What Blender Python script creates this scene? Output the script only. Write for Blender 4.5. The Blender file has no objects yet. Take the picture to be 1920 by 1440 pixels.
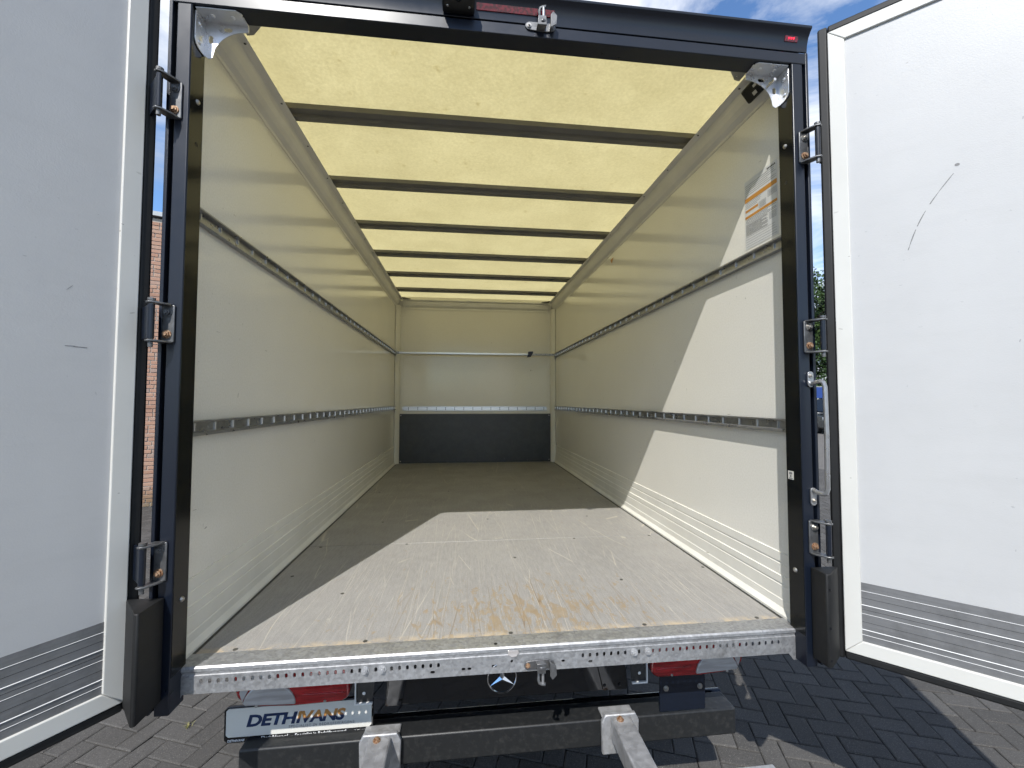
import bpy, bmesh, math, random
import numpy as np
from mathutils import Vector, Matrix
from mathutils.geometry import tessellate_polygon

random.seed(7)
scene = bpy.context.scene
COL = scene.collection
R = math.radians
F = 0.93                      # cargo floor height above the paving

# ------------------------------------------------------------------ camera
cam_d = bpy.data.cameras.new('camera')
cam = bpy.data.objects.new('camera', cam_d); COL.objects.link(cam)
CAM = Vector((-0.1671, -1.4892, 0.8123 + F))
YAW, PITCH, ROLL, FPX = 0.1132, 0.0397, 0.0016, 792.47
fw = Vector((math.sin(YAW) * math.cos(PITCH), math.cos(YAW) * math.cos(PITCH), math.sin(PITCH)))
rt0 = Vector((math.cos(YAW), -math.sin(YAW), 0)); up0 = rt0.cross(fw)
rt = rt0 * math.cos(ROLL) + up0 * math.sin(ROLL); up = rt.cross(fw)
cam.matrix_world = Matrix(((rt.x, up.x, -fw.x, CAM.x), (rt.y, up.y, -fw.y, CAM.y), (rt.z, up.z, -fw.z, CAM.z), (0, 0, 0, 1)))
cam_d.sensor_fit = 'HORIZONTAL'; cam_d.sensor_width = 36.0
cam_d.lens = 36.0 * FPX / 1920.0
cam_d.clip_start = 0.02; cam_d.clip_end = 3000
scene.camera = cam

# ------------------------------------------------------------------ light
SUN_TRAVEL = Vector((0.388, 1.0, -1.156)).normalized()
SUN_EL = math.asin(-SUN_TRAVEL.z)
SUN_AZ = math.atan2(-SUN_TRAVEL.x, -SUN_TRAVEL.y)       # clockwise from +Y
sun_d = bpy.data.lights.new('sun', 'SUN'); sun_d.energy = 3.4; sun_d.angle = R(0.5); sun_d.color = (1.0, 0.97, 0.92)
sun = bpy.data.objects.new('sun', sun_d); COL.objects.link(sun)
sun.rotation_euler = SUN_TRAVEL.to_track_quat('-Z', 'Y').to_euler(); sun.location = (-6, -14, 18)

world = bpy.data.worlds.new('World'); scene.world = world; world.use_nodes = True
wn, wl = world.node_tree.nodes, world.node_tree.links
wn.clear()
w_out = wn.new('ShaderNodeOutputWorld'); w_bg = wn.new('ShaderNodeBackground')
sky = wn.new('ShaderNodeTexSky'); sky.sky_type = 'NISHITA'; sky.sun_disc = False
sky.sun_elevation = SUN_EL; sky.sun_rotation = SUN_AZ; sky.air_density = 1.0; sky.dust_density = 0.1; sky.ozone_density = 3.5
tc = wn.new('ShaderNodeTexCoord'); sep = wn.new('ShaderNodeSeparateXYZ'); wl.new(tc.outputs['Generated'], sep.inputs[0])
def wmath(op, a, b=None, clamp=False):
    n = wn.new('ShaderNodeMath'); n.operation = op; n.use_clamp = clamp
    for i, v in enumerate((a, b)):
        if v is None: continue
        if isinstance(v, (int, float)): n.inputs[i].default_value = v
        else: wl.new(v, n.inputs[i])
    return n.outputs[0]
zz = wmath('ADD', wmath('MAXIMUM', sep.outputs['Z'], 0.0), 0.28)
comb = wn.new('ShaderNodeCombineXYZ')
wl.new(wmath('DIVIDE', sep.outputs['X'], zz), comb.inputs[0]); wl.new(wmath('DIVIDE', sep.outputs['Y'], zz), comb.inputs[1])
def wnoise(scale, detail, rough, off, dist=0.0):
    m = wn.new('ShaderNodeMapping'); m.inputs['Location'].default_value = off; wl.new(comb.outputs[0], m.inputs[0])
    n = wn.new('ShaderNodeTexNoise'); n.inputs['Scale'].default_value = scale; n.inputs['Detail'].default_value = detail
    n.inputs['Roughness'].default_value = rough; n.inputs['Distortion'].default_value = dist
    wl.new(m.outputs[0], n.inputs['Vector']); return n.outputs['Fac']
def wramp(src, stops):
    r = wn.new('ShaderNodeValToRGB'); wl.new(src, r.inputs[0]); e = r.color_ramp.elements
    while len(e) < len(stops): e.new(0.5)
    for k, (p, c) in enumerate(stops): e[k].position = p; e[k].color = (*c, 1) if len(c) == 3 else c
    return r.outputs[0]
cov = wramp(wnoise(1.25, 9, 0.62, (8.8, 6.1, 0.0), 0.6), [(0.42, (0, 0, 0)), (0.58, (1, 1, 1))])
ccol = wramp(wnoise(0.8, 5, 0.55, (7.7, 2.2, 0.0), 0.2), [(0.34, (1.5, 1.75, 2.2)), (0.50, (3.6, 3.8, 4.1)), (0.62, (5.8, 5.85, 5.9))])
wmix = wn.new('ShaderNodeMix'); wmix.data_type = 'RGBA'
wtint = wn.new('ShaderNodeMix'); wtint.data_type = 'RGBA'; wtint.blend_type = 'MULTIPLY'; wtint.inputs['Factor'].default_value = 1.0; wtint.inputs['B'].default_value = (0.66, 0.78, 0.88, 1)
wl.new(sky.outputs[0], wtint.inputs['A'])
wl.new(cov, wmix.inputs['Factor']); wl.new(wtint.outputs['Result'], wmix.inputs['A']); wl.new(ccol, wmix.inputs['B'])
wl.new(wmix.outputs['Result'], w_bg.inputs['Color']); w_bg.inputs['Strength'].default_value = 0.15
wl.new(w_bg.outputs[0], w_out.inputs[0])

vs = scene.view_settings
vs.view_transform = 'Standard'; vs.look = 'None'; vs.gamma = 1.0; vs.use_curve_mapping = False; vs.exposure = 0.78
scene.cycles.max_bounces = 5; scene.cycles.diffuse_bounces = 3; scene.cycles.glossy_bounces = 3; scene.cycles.transmission_bounces = 3
scene.cycles.adaptive_threshold = 0.03
scene.cycles.caustics_reflective = False; scene.cycles.caustics_refractive = False
scene.cycles.use_denoising = True

# ------------------------------------------------------------------ materials
class Mat:
    def __init__(s, name, base=(0.5, 0.5, 0.5), rough=0.5, metal=0.0, spec=0.5, coat=0.0):
        s.m = bpy.data.materials.new(name); s.m.use_nodes = True
        s.n, s.l = s.m.node_tree.nodes, s.m.node_tree.links
        s.b = s.n['Principled BSDF']; s.set('Base Color', (*base, 1)); s.set('Roughness', rough); s.set('Metallic', metal)
        s.set('Specular IOR Level', spec); s.set('Coat Weight', coat); s.set('Coat Roughness', 0.05)
        t = s.n.new('ShaderNodeTexCoord'); s.obj = t.outputs['Object']
    def set(s, k, v): s.b.inputs[k].default_value = v
    def map(s, scale=(1, 1, 1), rot=(0, 0, 0), loc=(0, 0, 0), src=None):
        m = s.n.new('ShaderNodeMapping'); m.inputs['Scale'].default_value = scale; m.inputs['Rotation'].default_value = rot
        m.inputs['Location'].default_value = loc; s.l.new(src or s.obj, m.inputs[0]); return m.outputs[0]
    def noise(s, scale, detail=4, rough=0.5, vec=None, dist=0.0):
        n = s.n.new('ShaderNodeTexNoise'); n.inputs['Scale'].default_value = scale; n.inputs['Detail'].default_value = detail
        n.inputs['Roughness'].default_value = rough; n.inputs['Distortion'].default_value = dist
        s.l.new(vec or s.obj, n.inputs['Vector']); return n.outputs['Fac']
    def voro(s, scale, feature='F1', vec=None, out='Color'):
        n = s.n.new('ShaderNodeTexVoronoi'); n.feature = feature; n.inputs['Scale'].default_value = scale
        s.l.new(vec or s.obj, n.inputs['Vector']); return n.outputs[out]
    def ramp(s, src, stops, interp='LINEAR'):
        r = s.n.new('ShaderNodeValToRGB'); s.l.new(src, r.inputs[0]); e = r.color_ramp.elements; r.color_ramp.interpolation = interp
        while len(e) < len(stops): e.new(0.5)
        for k, (p, c) in enumerate(stops):
            e[k].position = p; e[k].color = (c, c, c, 1) if isinstance(c, (int, float)) else (*c, 1)
        return r.outputs[0]
    def mix(s, fac, a, b, mode='MIX'):
        n = s.n.new('ShaderNodeMix'); n.data_type = 'RGBA'; n.blend_type = mode
        for k, v in (('Factor', fac), ('A', a), ('B', b)):
            if isinstance(v, (int, float)): n.inputs[k].default_value = v if k == 'Factor' else (v, v, v, 1)
            elif isinstance(v, tuple): n.inputs[k].default_value = (*v, 1)
            else: s.l.new(v, n.inputs[k])
        return n.outputs['Result']
    def math(s, op, a, b=0.0, clamp=False):
        n = s.n.new('ShaderNodeMath'); n.operation = op; n.use_clamp = clamp
        for i, v in enumerate((a, b)):
            if isinstance(v, (int, float)): n.inputs[i].default_value = v
            else: s.l.new(v, n.inputs[i])
        return n.outputs[0]
    def axis(s, k):
        n = s.n.new('ShaderNodeSeparateXYZ'); s.l.new(s.obj, n.inputs[0]); return n.outputs[k]
    def col(s, src): s.l.new(src, s.b.inputs['Base Color']); return s
    def rgh(s, src): s.l.new(src, s.b.inputs['Roughness']); return s
    def bump(s, src, dist=0.001, strength=1.0):
        n = s.n.new('ShaderNodeBump'); n.inputs['Distance'].default_value = dist; n.inputs['Strength'].default_value = strength
        s.l.new(src, n.inputs['Height']); s.l.new(n.outputs[0], s.b.inputs['Normal']); return s

def rng(m, lo, hi, src, a, b):      # remap noise src (lo..hi) to grey a..b
    return m.ramp(src, [(lo, a), (hi, b)])

M = {}
def scuffs(m, vec_scale, thr, seed, base, dark, rot=(0, 0, 0)):
    f = m.noise(1.0, 2, 0.5, m.map(vec_scale, rot, (seed, seed * 1.7, seed * 0.3)))
    g = m.noise(2.3, 2, 0.5, m.map((1, 1, 1), (0, 0, 0), (seed * 2, 0, seed)))
    k = m.math('MULTIPLY', m.ramp(f, [(thr, 0.0), (thr + 0.015, 1.0)]), m.ramp(g, [(0.52, 0.0), (0.62, 1.0)]))
    return m.mix(k, base, dark)

m = Mat('wall_gelcoat', rough=0.24, spec=0.5); M['wall'] = m.m
c = m.mix(m.ramp(m.noise(1.3, 5, 0.6), [(0.3, 0.0), (0.7, 1.0)]), (0.755, 0.735, 0.675), (0.80, 0.78, 0.72))
c = m.mix(m.ramp(m.noise(140, 2, 0.5), [(0.35, 0.0), (0.75, 0.35)]), c, (0.60, 0.58, 0.50))
c = scuffs(m, (30, 17, 120), 0.745, 1.7, c, (0.30, 0.28, 0.24))
c = scuffs(m, (30, 90, 20), 0.755, 5.1, c, (0.36, 0.34, 0.29), (0.3, 0, 0))
m.col(c); m.rgh(rng(m, 0.3, 0.7, m.noise(3, 4), 0.10, 0.15)); m.bump(m.noise(260, 2), 0.00012, 0.4)

m = Mat('trim_cream', rough=0.34); M['trim'] = m.m
c = m.mix(rng(m, 0.35, 0.7, m.noise(5, 5, 0.6), 0.0, 1.0), (0.70, 0.685, 0.625), (0.77, 0.755, 0.695))
c = scuffs(m, (24, 9, 60), 0.73, 2.2, c, (0.33, 0.31, 0.27)); m.col(c); m.bump(m.noise(220, 2), 0.0002, 0.5)

# translucent glass-fibre roof
rm = bpy.data.materials.new('roof_fibreglass'); rm.use_nodes = True; M['roof'] = rm
n, l = rm.node_tree.nodes, rm.node_tree.links; n.clear()
o = n.new('ShaderNodeOutputMaterial'); mx = n.new('ShaderNodeMixShader'); df = n.new('ShaderNodeBsdfDiffuse'); tr = n.new('ShaderNodeBsdfTranslucent')
t = n.new('ShaderNodeTexCoord')
def _n(sc, de, ro):
    q = n.new('ShaderNodeTexNoise'); q.inputs['Scale'].default_value = sc; q.inputs['Detail'].default_value = de; q.inputs['Roughness'].default_value = ro
    l.new(t.outputs['Object'], q.inputs['Vector']); return q.outputs['Fac']
def _r(src, a, b, ca, cb):
    q = n.new('ShaderNodeValToRGB'); l.new(src, q.inputs[0]); q.color_ramp.elements[0].position = a; q.color_ramp.elements[1].position = b
    q.color_ramp.elements[0].color = (*ca, 1); q.color_ramp.elements[1].color = (*cb, 1); return q.outputs[0]
def _mul(a, b):
    q = n.new('ShaderNodeMix'); q.data_type = 'RGBA'; q.blend_type = 'MULTIPLY'; q.inputs['Factor'].default_value = 1.0
    l.new(a, q.inputs['A']); l.new(b, q.inputs['B']); return q.outputs['Result']
tcol = _mul(_mul(_r(_n(3.0, 6, 0.65), 0.3, 0.7, (0.74, 0.685, 0.475), (0.82, 0.765, 0.545)), _r(_n(75, 4, 0.7), 0.3, 0.7, (0.85, 0.84, 0.81), (1, 1, 1))),
            _r(_n(16, 3, 0.5), 0.24, 0.34, (0.88, 0.86, 0.80), (1, 1, 1)))
l.new(tcol, tr.inputs[0]); df.inputs[0].default_value = (0.60, 0.56, 0.38, 1)
mx.inputs[0].default_value = 0.80; l.new(df.outputs[0], mx.inputs[1]); l.new(tr.outputs[0], mx.inputs[2]); l.new(mx.outputs[0], o.inputs[0])

m = Mat('bow_steel', (0.085, 0.082, 0.072), 0.45, 0.2); M['bow'] = m.m
m.col(m.mix(m.noise(8, 4), (0.15, 0.147, 0.135), (0.21, 0.205, 0.188)))

m = Mat('floor_ply', rough=0.5); M['floor'] = m.m
grain = m.noise(1.0, 8, 0.7, m.map((95, 14, 1)))
c = m.mix(m.ramp(grain, [(0.3, 0.0), (0.72, 1.0)]), (0.20, 0.194, 0.186), (0.33, 0.322, 0.308))
c = m.mix(m.ramp(m.noise(2.2, 5, 0.6), [(0.3, 0.0), (0.7, 0.55)]), c, (0.32, 0.31, 0.294))
c = m.mix(m.ramp(m.noise(220, 2, 0.6), [(0.45, 0.0), (0.75, 0.5)]), c, (0.145, 0.13, 0.115))
def scratch(rotz, sc, seed, width, lo):
    wv = m.noise(1.5, 2, 0.5, m.map((1, 1, 1), (0, 0, 0), (seed, 2, 0)))
    vec = m.map((sc, sc * 0.045, 1), (0, 0, rotz), (seed * 3.1, seed, 0))
    va = m.n.new('ShaderNodeVectorMath'); va.operation = 'ADD'; cb = m.n.new('ShaderNodeCombineXYZ')
    m.l.new(m.math('MULTIPLY', wv, 0.4), cb.inputs[0]); m.l.new(vec, va.inputs[0]); m.l.new(cb.outputs[0], va.inputs[1])
    d = m.voro(1.0, 'DISTANCE_TO_EDGE', va.outputs[0], 'Distance')
    k = m.ramp(d, [(0.0, 1.0), (width, 0.0)])
    gate = m.ramp(m.noise(1.7, 3, 0.6, m.map((1, 1, 1), (0, 0, 0), (seed * 5, seed * 2, 0))), [(lo, 0.0), (lo + 0.12, 1.0)])
    return m.math('MULTIPLY', k, gate)
for rz, sc, sd, wd, lo, am in ((R(-12), 9, 1.0, 0.0045, 0.42, 0.75), (R(24), 8, 2.0, 0.004, 0.46, 0.65), (R(-38), 6, 3.3, 0.0035, 0.50, 0.6), (R(5), 17, 6.1, 0.006, 0.46, 0.55)):
    c = m.mix(m.math('MULTIPLY', scratch(rz, sc, sd, wd, lo), am), c, (0.55, 0.50, 0.41))
ax, ay = m.axis(0), m.axis(1)
# bare plywood worn through near the sill
cx = m.math('MULTIPLY', m.math('SUBTRACT', ax, 0.08), 1.25); cy = m.math('MULTIPLY', m.math('SUBTRACT', ay, 0.16), 2.2)
dd = m.math('SQRT', m.math('ADD', m.math('MULTIPLY', cx, cx), m.math('MULTIPLY', cy, cy)))
near = m.ramp(dd, [(0.0, 1.0), (1.05, 0.0)])
wear = m.noise(1.0, 8, 0.74, m.map((34, 11, 1), (0, 0, R(8))), 0.7)
wk = m.ramp(m.math('ADD', wear, m.math('MULTIPLY', near, 0.18)), [(0.652, 0.0), (0.662, 1.0)])
wk2 = m.math('MULTIPLY', scratch(R(-24), 9, 8.3, 0.010, 0.36), m.ramp(dd, [(0.2, 1.0), (0.95, 0.0)]))
wk3 = m.math('MULTIPLY', scratch(R(15), 10, 9.7, 0.010, 0.36), m.ramp(dd, [(0.2, 1.0), (0.95, 0.0)]))
wk4 = m.math('MULTIPLY', scratch(R(70), 8, 11.7, 0.008, 0.40), m.ramp(dd, [(0.2, 0.8), (0.8, 0.0)]))
c = m.mix(m.math('MULTIPLY', m.math('MAXIMUM', m.math('MAXIMUM', wk2, wk3), wk4), 0.9), c, (0.165, 0.105, 0.05))
c = m.mix(m.math('MULTIPLY', wk, m.ramp(m.noise(30, 4, 0.7), [(0.3, 0.35), (0.65, 0.9)])), c, m.mix(m.noise(22, 3), (0.22, 0.155, 0.08), (0.33, 0.25, 0.15)))
edge = m.math('MULTIPLY', m.ramp(ay, [(0.008, 1.0), (0.040, 0.0)]), m.ramp(m.noise(14, 6, 0.75), [(0.45, 0.0), (0.58, 1.0)]))
c = m.mix(m.math('MULTIPLY', edge, 0.8), c, (0.48, 0.38, 0.25))
m.col(c); m.rgh(rng(m, 0.3, 0.7, m.noise(4, 4), 0.36, 0.55)); m.bump(m.noise(300, 3), 0.0004, 0.5)

def galv(name, lo, hi, rough, scale):
    m = Mat(name, rough=rough, metal=0.75); M[name] = m.m
    sepc = m.n.new('ShaderNodeSeparateColor'); m.l.new(m.voro(scale, 'F1', m.map((1, 1, 1), (0.3, 0.2, 0.1))), sepc.inputs[0])
    k = m.math('ADD', m.math('MULTIPLY', sepc.outputs[0], 0.55), m.math('MULTIPLY', m.noise(scale * 0.35, 5, 0.7), 0.45))
    c = m.mix(k, (lo, lo * 1.01, lo * 1.03), (hi, hi * 1.01, hi * 1.03))
    c = m.mix(m.ramp(m.noise(9, 5, 0.7), [(0.55, 0.0), (0.75, 0.5)]), c, (lo * 0.55, lo * 0.54, lo * 0.52))
    m.col(c); m.rgh(rng(m, 0.3, 0.7, m.noise(scale * 0.5, 3), rough - 0.1, rough + 0.1)); m.bump(m.noise(scale * 2, 2), 0.0003, 0.4)
galv('galv', 0.27, 0.50, 0.50, 120)
galv('galv_rough', 0.36, 0.54, 0.62, 60)
galv('zinc', 0.70, 0.78, 0.30, 40)
galv('rail_steel', 0.30, 0.40, 0.34, 50)
galv('hinge_steel', 0.11, 0.19, 0.45, 60)

m = Mat('navy_paint', (0.012, 0.017, 0.032), 0.36, 0.0, 0.5, 0.0); M['navy'] = m.m
m.set('Metallic', 0.0)
m.col(m.mix(m.ramp(m.noise(700, 1), [(0.4, 0.0), (0.7, 1.0)]), (0.0035, 0.006, 0.012), (0.008, 0.012, 0.023)))
m.rgh(rng(m, 0.3, 0.7, m.noise(6, 5, 0.7), 0.27, 0.36))
m = Mat('jamb_gloss', (0.004, 0.005, 0.006), 0.12, 0.0, 0.28); M['jamb'] = m.m
m.rgh(rng(m, 0.3, 0.7, m.noise(7, 5, 0.7), 0.08, 0.2))
m = Mat('black_gloss', (0.006, 0.007, 0.009), 0.10, 0.0, 0.5, 0.3); M['black_gloss'] = m.m
m.rgh(rng(m, 0.3, 0.8, m.noise(20, 5, 0.7), 0.06, 0.22))
m = Mat('black_steel', (0.013, 0.014, 0.015), 0.48); M['black'] = m.m
m.col(m.mix(m.ramp(m.noise(60, 5, 0.7), [(0.5, 0.0), (0.8, 1.0)]), (0.012, 0.013, 0.014), (0.035, 0.035, 0.034)))
m = Mat('rubber', (0.012, 0.012, 0.012), 0.62); M['rubber'] = m.m
m.col(m.mix(m.ramp(m.noise(35, 5, 0.7), [(0.4, 0.0), (0.8, 1.0)]), (0.003, 0.0033, 0.0036), (0.008, 0.008, 0.008)))
m = Mat('front_board', (0.02, 0.02, 0.02), 0.34); M['board'] = m.m
c = m.mix(m.ramp(m.noise(14, 6, 0.7), [(0.4, 0.0), (0.8, 1.0)]), (0.026, 0.027, 0.026), (0.045, 0.046, 0.043))
c = scuffs(m, (40, 30, 9), 0.72, 3.3, c, (0.25, 0.24, 0.22)); m.col(c)

m = Mat('door_panel', rough=0.42); M['door_panel'] = m.m
c = m.mix(m.ramp(m.noise(2.0, 6, 0.65), [(0.3, 0.0), (0.7, 1.0)]), (0.435, 0.437, 0.436), (0.475, 0.477, 0.475))
c = m.mix(m.ramp(m.noise(1.0, 5, 0.7, m.map((4, 4, 22))), [(0.5, 0.0), (0.8, 0.35)]), c, (0.40, 0.40, 0.395))
c = scuffs(m, (50, 50, 150), 0.74, 7.7, c, (0.28, 0.28, 0.29)); c = scuffs(m, (110, 110, 40), 0.745, 4.4, c, (0.30, 0.30, 0.31))
m.col(c); m.bump(m.noise(240, 3), 0.0004, 0.6)
m = Mat('door_border', rough=0.36); M['border'] = m.m
c = m.mix(m.ramp(m.noise(4, 6, 0.65), [(0.3, 0.0), (0.75, 1.0)]), (0.55, 0.545, 0.51), (0.60, 0.595, 0.56))
c = scuffs(m, (40, 40, 90), 0.715, 1.1, c, (0.25, 0.24, 0.22)); m.col(c); m.bump(m.noise(200, 2), 0.0002, 0.5)
m = Mat('kick_alu', rough=0.45, metal=0.35); M['kick'] = m.m
c = m.mix(m.noise(1.0, 7, 0.7, m.map((1.5, 1.5, 160))), (0.15, 0.152, 0.155), (0.26, 0.262, 0.265))
c = m.mix(m.ramp(m.noise(12, 5, 0.7), [(0.45, 0.0), (0.7, 0.6)]), c, (0.12, 0.12, 0.12)); m.col(c)
m = Mat('kick_ridge', (0.75, 0.75, 0.74), 0.4, 0.2); M['ridge'] = m.m
m = Mat('alu_bright', (0.62, 0.63, 0.64), 0.28, 0.9); M['alu'] = m.m
m = Mat('bare_edge', (0.75, 0.75, 0.74), 0.35, 0.2); M['bright_edge'] = m.m
m = Mat('bolt_steel', (0.42, 0.40, 0.37), 0.35, 0.85); M['bolt'] = m.m
m = Mat('bolt_rust', rough=0.6, metal=0.5); M['rust'] = m.m
m.col(m.mix(m.ramp(m.noise(180, 4), [(0.35, 0.0), (0.65, 1.0)]), (0.20, 0.085, 0.035), (0.42, 0.30, 0.2)))
m = Mat('dark_screw', (0.05, 0.05, 0.048), 0.5, 0.5); M['screw'] = m.m
m = Mat('floor_screw', (0.10, 0.095, 0.085), 0.55, 0.5); M['floor_screw'] = m.m
m = Mat('lens_red', (0.33, 0.006, 0.010), 0.10, 0.0, 0.6, 0.6); M['red'] = m.m
m.col(m.mix(m.ramp(m.noise(1.0, 3, 0.5, m.map((6, 6, 90))), [(0.4, 0.0), (0.62, 1.0)]), (0.22, 0.004, 0.008), (0.42, 0.012, 0.016)))
m = Mat('lens_clear', (0.42, 0.40, 0.39), 0.10, 0.0, 0.6, 0.6); M['clear'] = m.m
m.col(m.mix(m.ramp(m.noise(1.0, 3, 0.5, m.map((8, 8, 60))), [(0.4, 0.0), (0.62, 1.0)]), (0.34, 0.32, 0.31), (0.46, 0.44, 0.43)))
m = Mat('led_red_lens', (0.10, 0.003, 0.010), 0.25, 0.0, 0.5, 0.4); M['led_lens'] = m.m
m.col(m.mix(m.ramp(m.noise(120, 1), [(0.42, 0.0), (0.58, 1.0)]), (0.06, 0.002, 0.007), (0.17, 0.006, 0.018)))
m = Mat('led_on', (0.5, 0.0, 0.01), 0.3); m.set('Emission Color', (1.0, 0.02, 0.05, 1)); m.set('Emission Strength', 1.6); M['led_on'] = m.m
m = Mat('plate_white', (0.62, 0.61, 0.56), 0.4); M['plate'] = m.m
m = Mat('print_navy', (0.006, 0.022, 0.075), 0.4); M['print_navy'] = m.m
m = Mat('print_grey', (0.17, 0.17, 0.17), 0.5); M['print_grey'] = m.m
m = Mat('print_white', (0.78, 0.78, 0.78), 0.5); M['print_white'] = m.m
m = Mat('logo_two_tone', rough=0.4); M['logo2'] = m.m
m.col(m.mix(m.ramp(m.math('SUBTRACT', m.axis(1), m.math('MULTIPLY', m.axis(0), 0.02)), [(0.0155, 0.0), (0.0157, 1.0)]), (0.006, 0.022, 0.075), (0.42, 0.20, 0.055)))
m = Mat('paper', (0.60, 0.60, 0.58), 0.6); M['paper'] = m.m
m = Mat('label_orange', (0.50, 0.22, 0.035), 0.5); M['orange'] = m.m
m = Mat('chrome', (0.75, 0.76, 0.78), 0.08, 1.0); M['chrome'] = m.m
m = Mat('blue_plastic', (0.008, 0.014, 0.05), 0.4); M['blue'] = m.m

def paver_mat(name, use_attr):
    m = Mat(name, rough=0.85, spec=0.3); M[name] = m.m
    if use_attr:
        a = m.n.new('ShaderNodeAttribute'); a.attribute_name = 'rnd'; rnd = a.outputs['Fac']
    else:
        a = m.n.new('ShaderNodeObjectInfo'); rnd = a.outputs['Random']
    geo = m.n.new('ShaderNodeNewGeometry'); pos = geo.outputs['Position']
    c = m.mix(rnd, (0.070, 0.067, 0.063), (0.102, 0.098, 0.093))
    c = m.mix(m.ramp(m.noise(160, 3, 0.6, pos), [(0.35, 0.0), (0.7, 1.0)]), m.mix(1.0, c, 0.62, 'MULTIPLY'), c)
    c = m.mix(m.ramp(m.voro(95, 'F1', pos, 'Distance'), [(0.05, 1.0), (0.20, 0.0)]), c, (0.20, 0.187, 0.167))
    c = m.mix(m.ramp(m.noise(240, 2, 0.6, pos), [(0.66, 0.0), (0.72, 0.8)]), c, (0.26, 0.245, 0.22))
    c = m.mix(m.ramp(m.noise(2.2, 5, 0.6, pos), [(0.45, 0.0), (0.8, 0.4)]), c, (0.045, 0.042, 0.037))
    m.col(c); m.bump(m.noise(170, 3, 0.6, pos), 0.003, 0.7)
paver_mat('paver_single', False); paver_mat('paver_mass', True)
m = Mat('joint_sand', rough=0.95); M['joint'] = m.m
c = m.mix(m.ramp(m.noise(60, 4), [(0.3, 0.0), (0.7, 1.0)]), (0.022, 0.020, 0.018), (0.05, 0.046, 0.038))
c = m.mix(m.ramp(m.noise(3, 4), [(0.58, 0.0), (0.7, 0.6)]), c, (0.035, 0.042, 0.016)); m.col(c)
m = Mat('far_paving', rough=0.9); M['far_paving'] = m.m
br = m.n.new('ShaderNodeTexBrick'); m.l.new(m.map((1, 1, 1), (0, 0, R(-20))), br.inputs['Vector'])
br.inputs['Scale'].default_value = 1.0; br.inputs['Brick Width'].default_value = 0.21; br.inputs['Row Height'].default_value = 0.105; br.inputs['Mortar Size'].default_value = 0.003
br.inputs['Color1'].default_value = (0.10, 0.093, 0.085, 1); br.inputs['Color2'].default_value = (0.13, 0.12, 0.108, 1); br.inputs['Mortar'].default_value = (0.045, 0.042, 0.038, 1)
c = m.mix(m.ramp(m.noise(0.5, 5, 0.6), [(0.3, 0.0), (0.7, 0.5)]), br.outputs[0], (0.09, 0.083, 0.073)); m.col(c)

def brick_mat(name, use_attr):
    m = Mat(name, rough=0.9); M[name] = m.m
    a = m.n.new('ShaderNodeAttribute' if use_attr else 'ShaderNodeObjectInfo')
    if use_attr: a.attribute_name = 'rnd'
    rnd = a.outputs['Fac'] if use_attr else a.outputs['Random']
    geo = m.n.new('ShaderNodeNewGeometry'); pos = geo.outputs['Position']
    c = m.ramp(rnd, [(0.0, (0.30, 0.155, 0.105)), (0.35, (0.37, 0.20, 0.14)), (0.7, (0.40, 0.235, 0.165)), (0.93, (0.33, 0.225, 0.185)), (1.0, (0.27, 0.20, 0.175))])
    c = m.mix(m.ramp(m.noise(45, 4, 0.7, pos), [(0.3, 0.0), (0.75, 0.5)]), c, (0.42, 0.30, 0.22))
    sp = m.n.new('ShaderNodeSeparateXYZ'); m.l.new(pos, sp.inputs[0])
    alg = m.math('MULTIPLY', m.ramp(m.math('MULTIPLY', sp.outputs[2], 2.0), [(0.05, 1.0), (0.75, 0.0)]), m.ramp(m.noise(5, 4, 0.6, pos), [(0.3, 0.3), (0.6, 1.0)]))
    c = m.mix(m.math('MULTIPLY', alg, 0.75), c, (0.10, 0.085, 0.028)); m.col(c); m.bump(m.noise(90, 3, 0.6, pos), 0.003, 0.6)
brick_mat('brick_single', False); brick_mat('brick_mass', True)
m = Mat('mortar', (0.38, 0.35, 0.31), 0.95); M['mortar'] = m.m
m = Mat('coping_zinc', (0.42, 0.44, 0.45), 0.5, 0.3); M['coping'] = m.m
m = Mat('flat_roofing', (0.06, 0.06, 0.06), 0.9); M['roofing'] = m.m

def leaf_mat(name, a, b, c3):
    m = Mat(name, rough=0.55, spec=0.35); M[name] = m.m
    at = m.n.new('ShaderNodeAttribute'); at.attribute_name = 'rnd'
    m.col(m.ramp(at.outputs['Fac'], [(0.0, a), (0.6, b), (1.0, c3)]))
    m.set('Subsurface Weight', 0.0); m.set('Transmission Weight', 0.0)
leaf_mat('leaf_a', (0.016, 0.036, 0.010), (0.045, 0.085, 0.022), (0.12, 0.16, 0.05))
leaf_mat('leaf_b', (0.012, 0.030, 0.010), (0.035, 0.070, 0.020), (0.08, 0.12, 0.04))
leaf_mat('weed', (0.10, 0.11, 0.03), (0.19, 0.18, 0.06), (0.28, 0.25, 0.10))
m = Mat('bark', rough=0.9); M['bark'] = m.m
m.col(m.mix(m.noise(1.0, 6, 0.7, m.map((10, 10, 2))), (0.035, 0.027, 0.02), (0.10, 0.08, 0.06)))
m = Mat('car_paint', (0.018, 0.022, 0.026), 0.22, 0.35, 0.6, 0.8); M['car'] = m.m
m = Mat('car_glass', (0.01, 0.012, 0.014), 0.06, 0.0, 0.8); M['glass'] = m.m
m = Mat('tyre', (0.012, 0.012, 0.012), 0.8); M['tyre'] = m.m
m = Mat('lamp_glass', (0.65, 0.66, 0.68), 0.1, 0.3, 0.6, 0.5); M['lamp'] = m.m
m = Mat('sign_blue', (0.012, 0.045, 0.20), 0.45); M['sign'] = m.m
m = Mat('pole_grey', (0.35, 0.36, 0.36), 0.5, 0.4); M['pole'] = m.m

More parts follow.
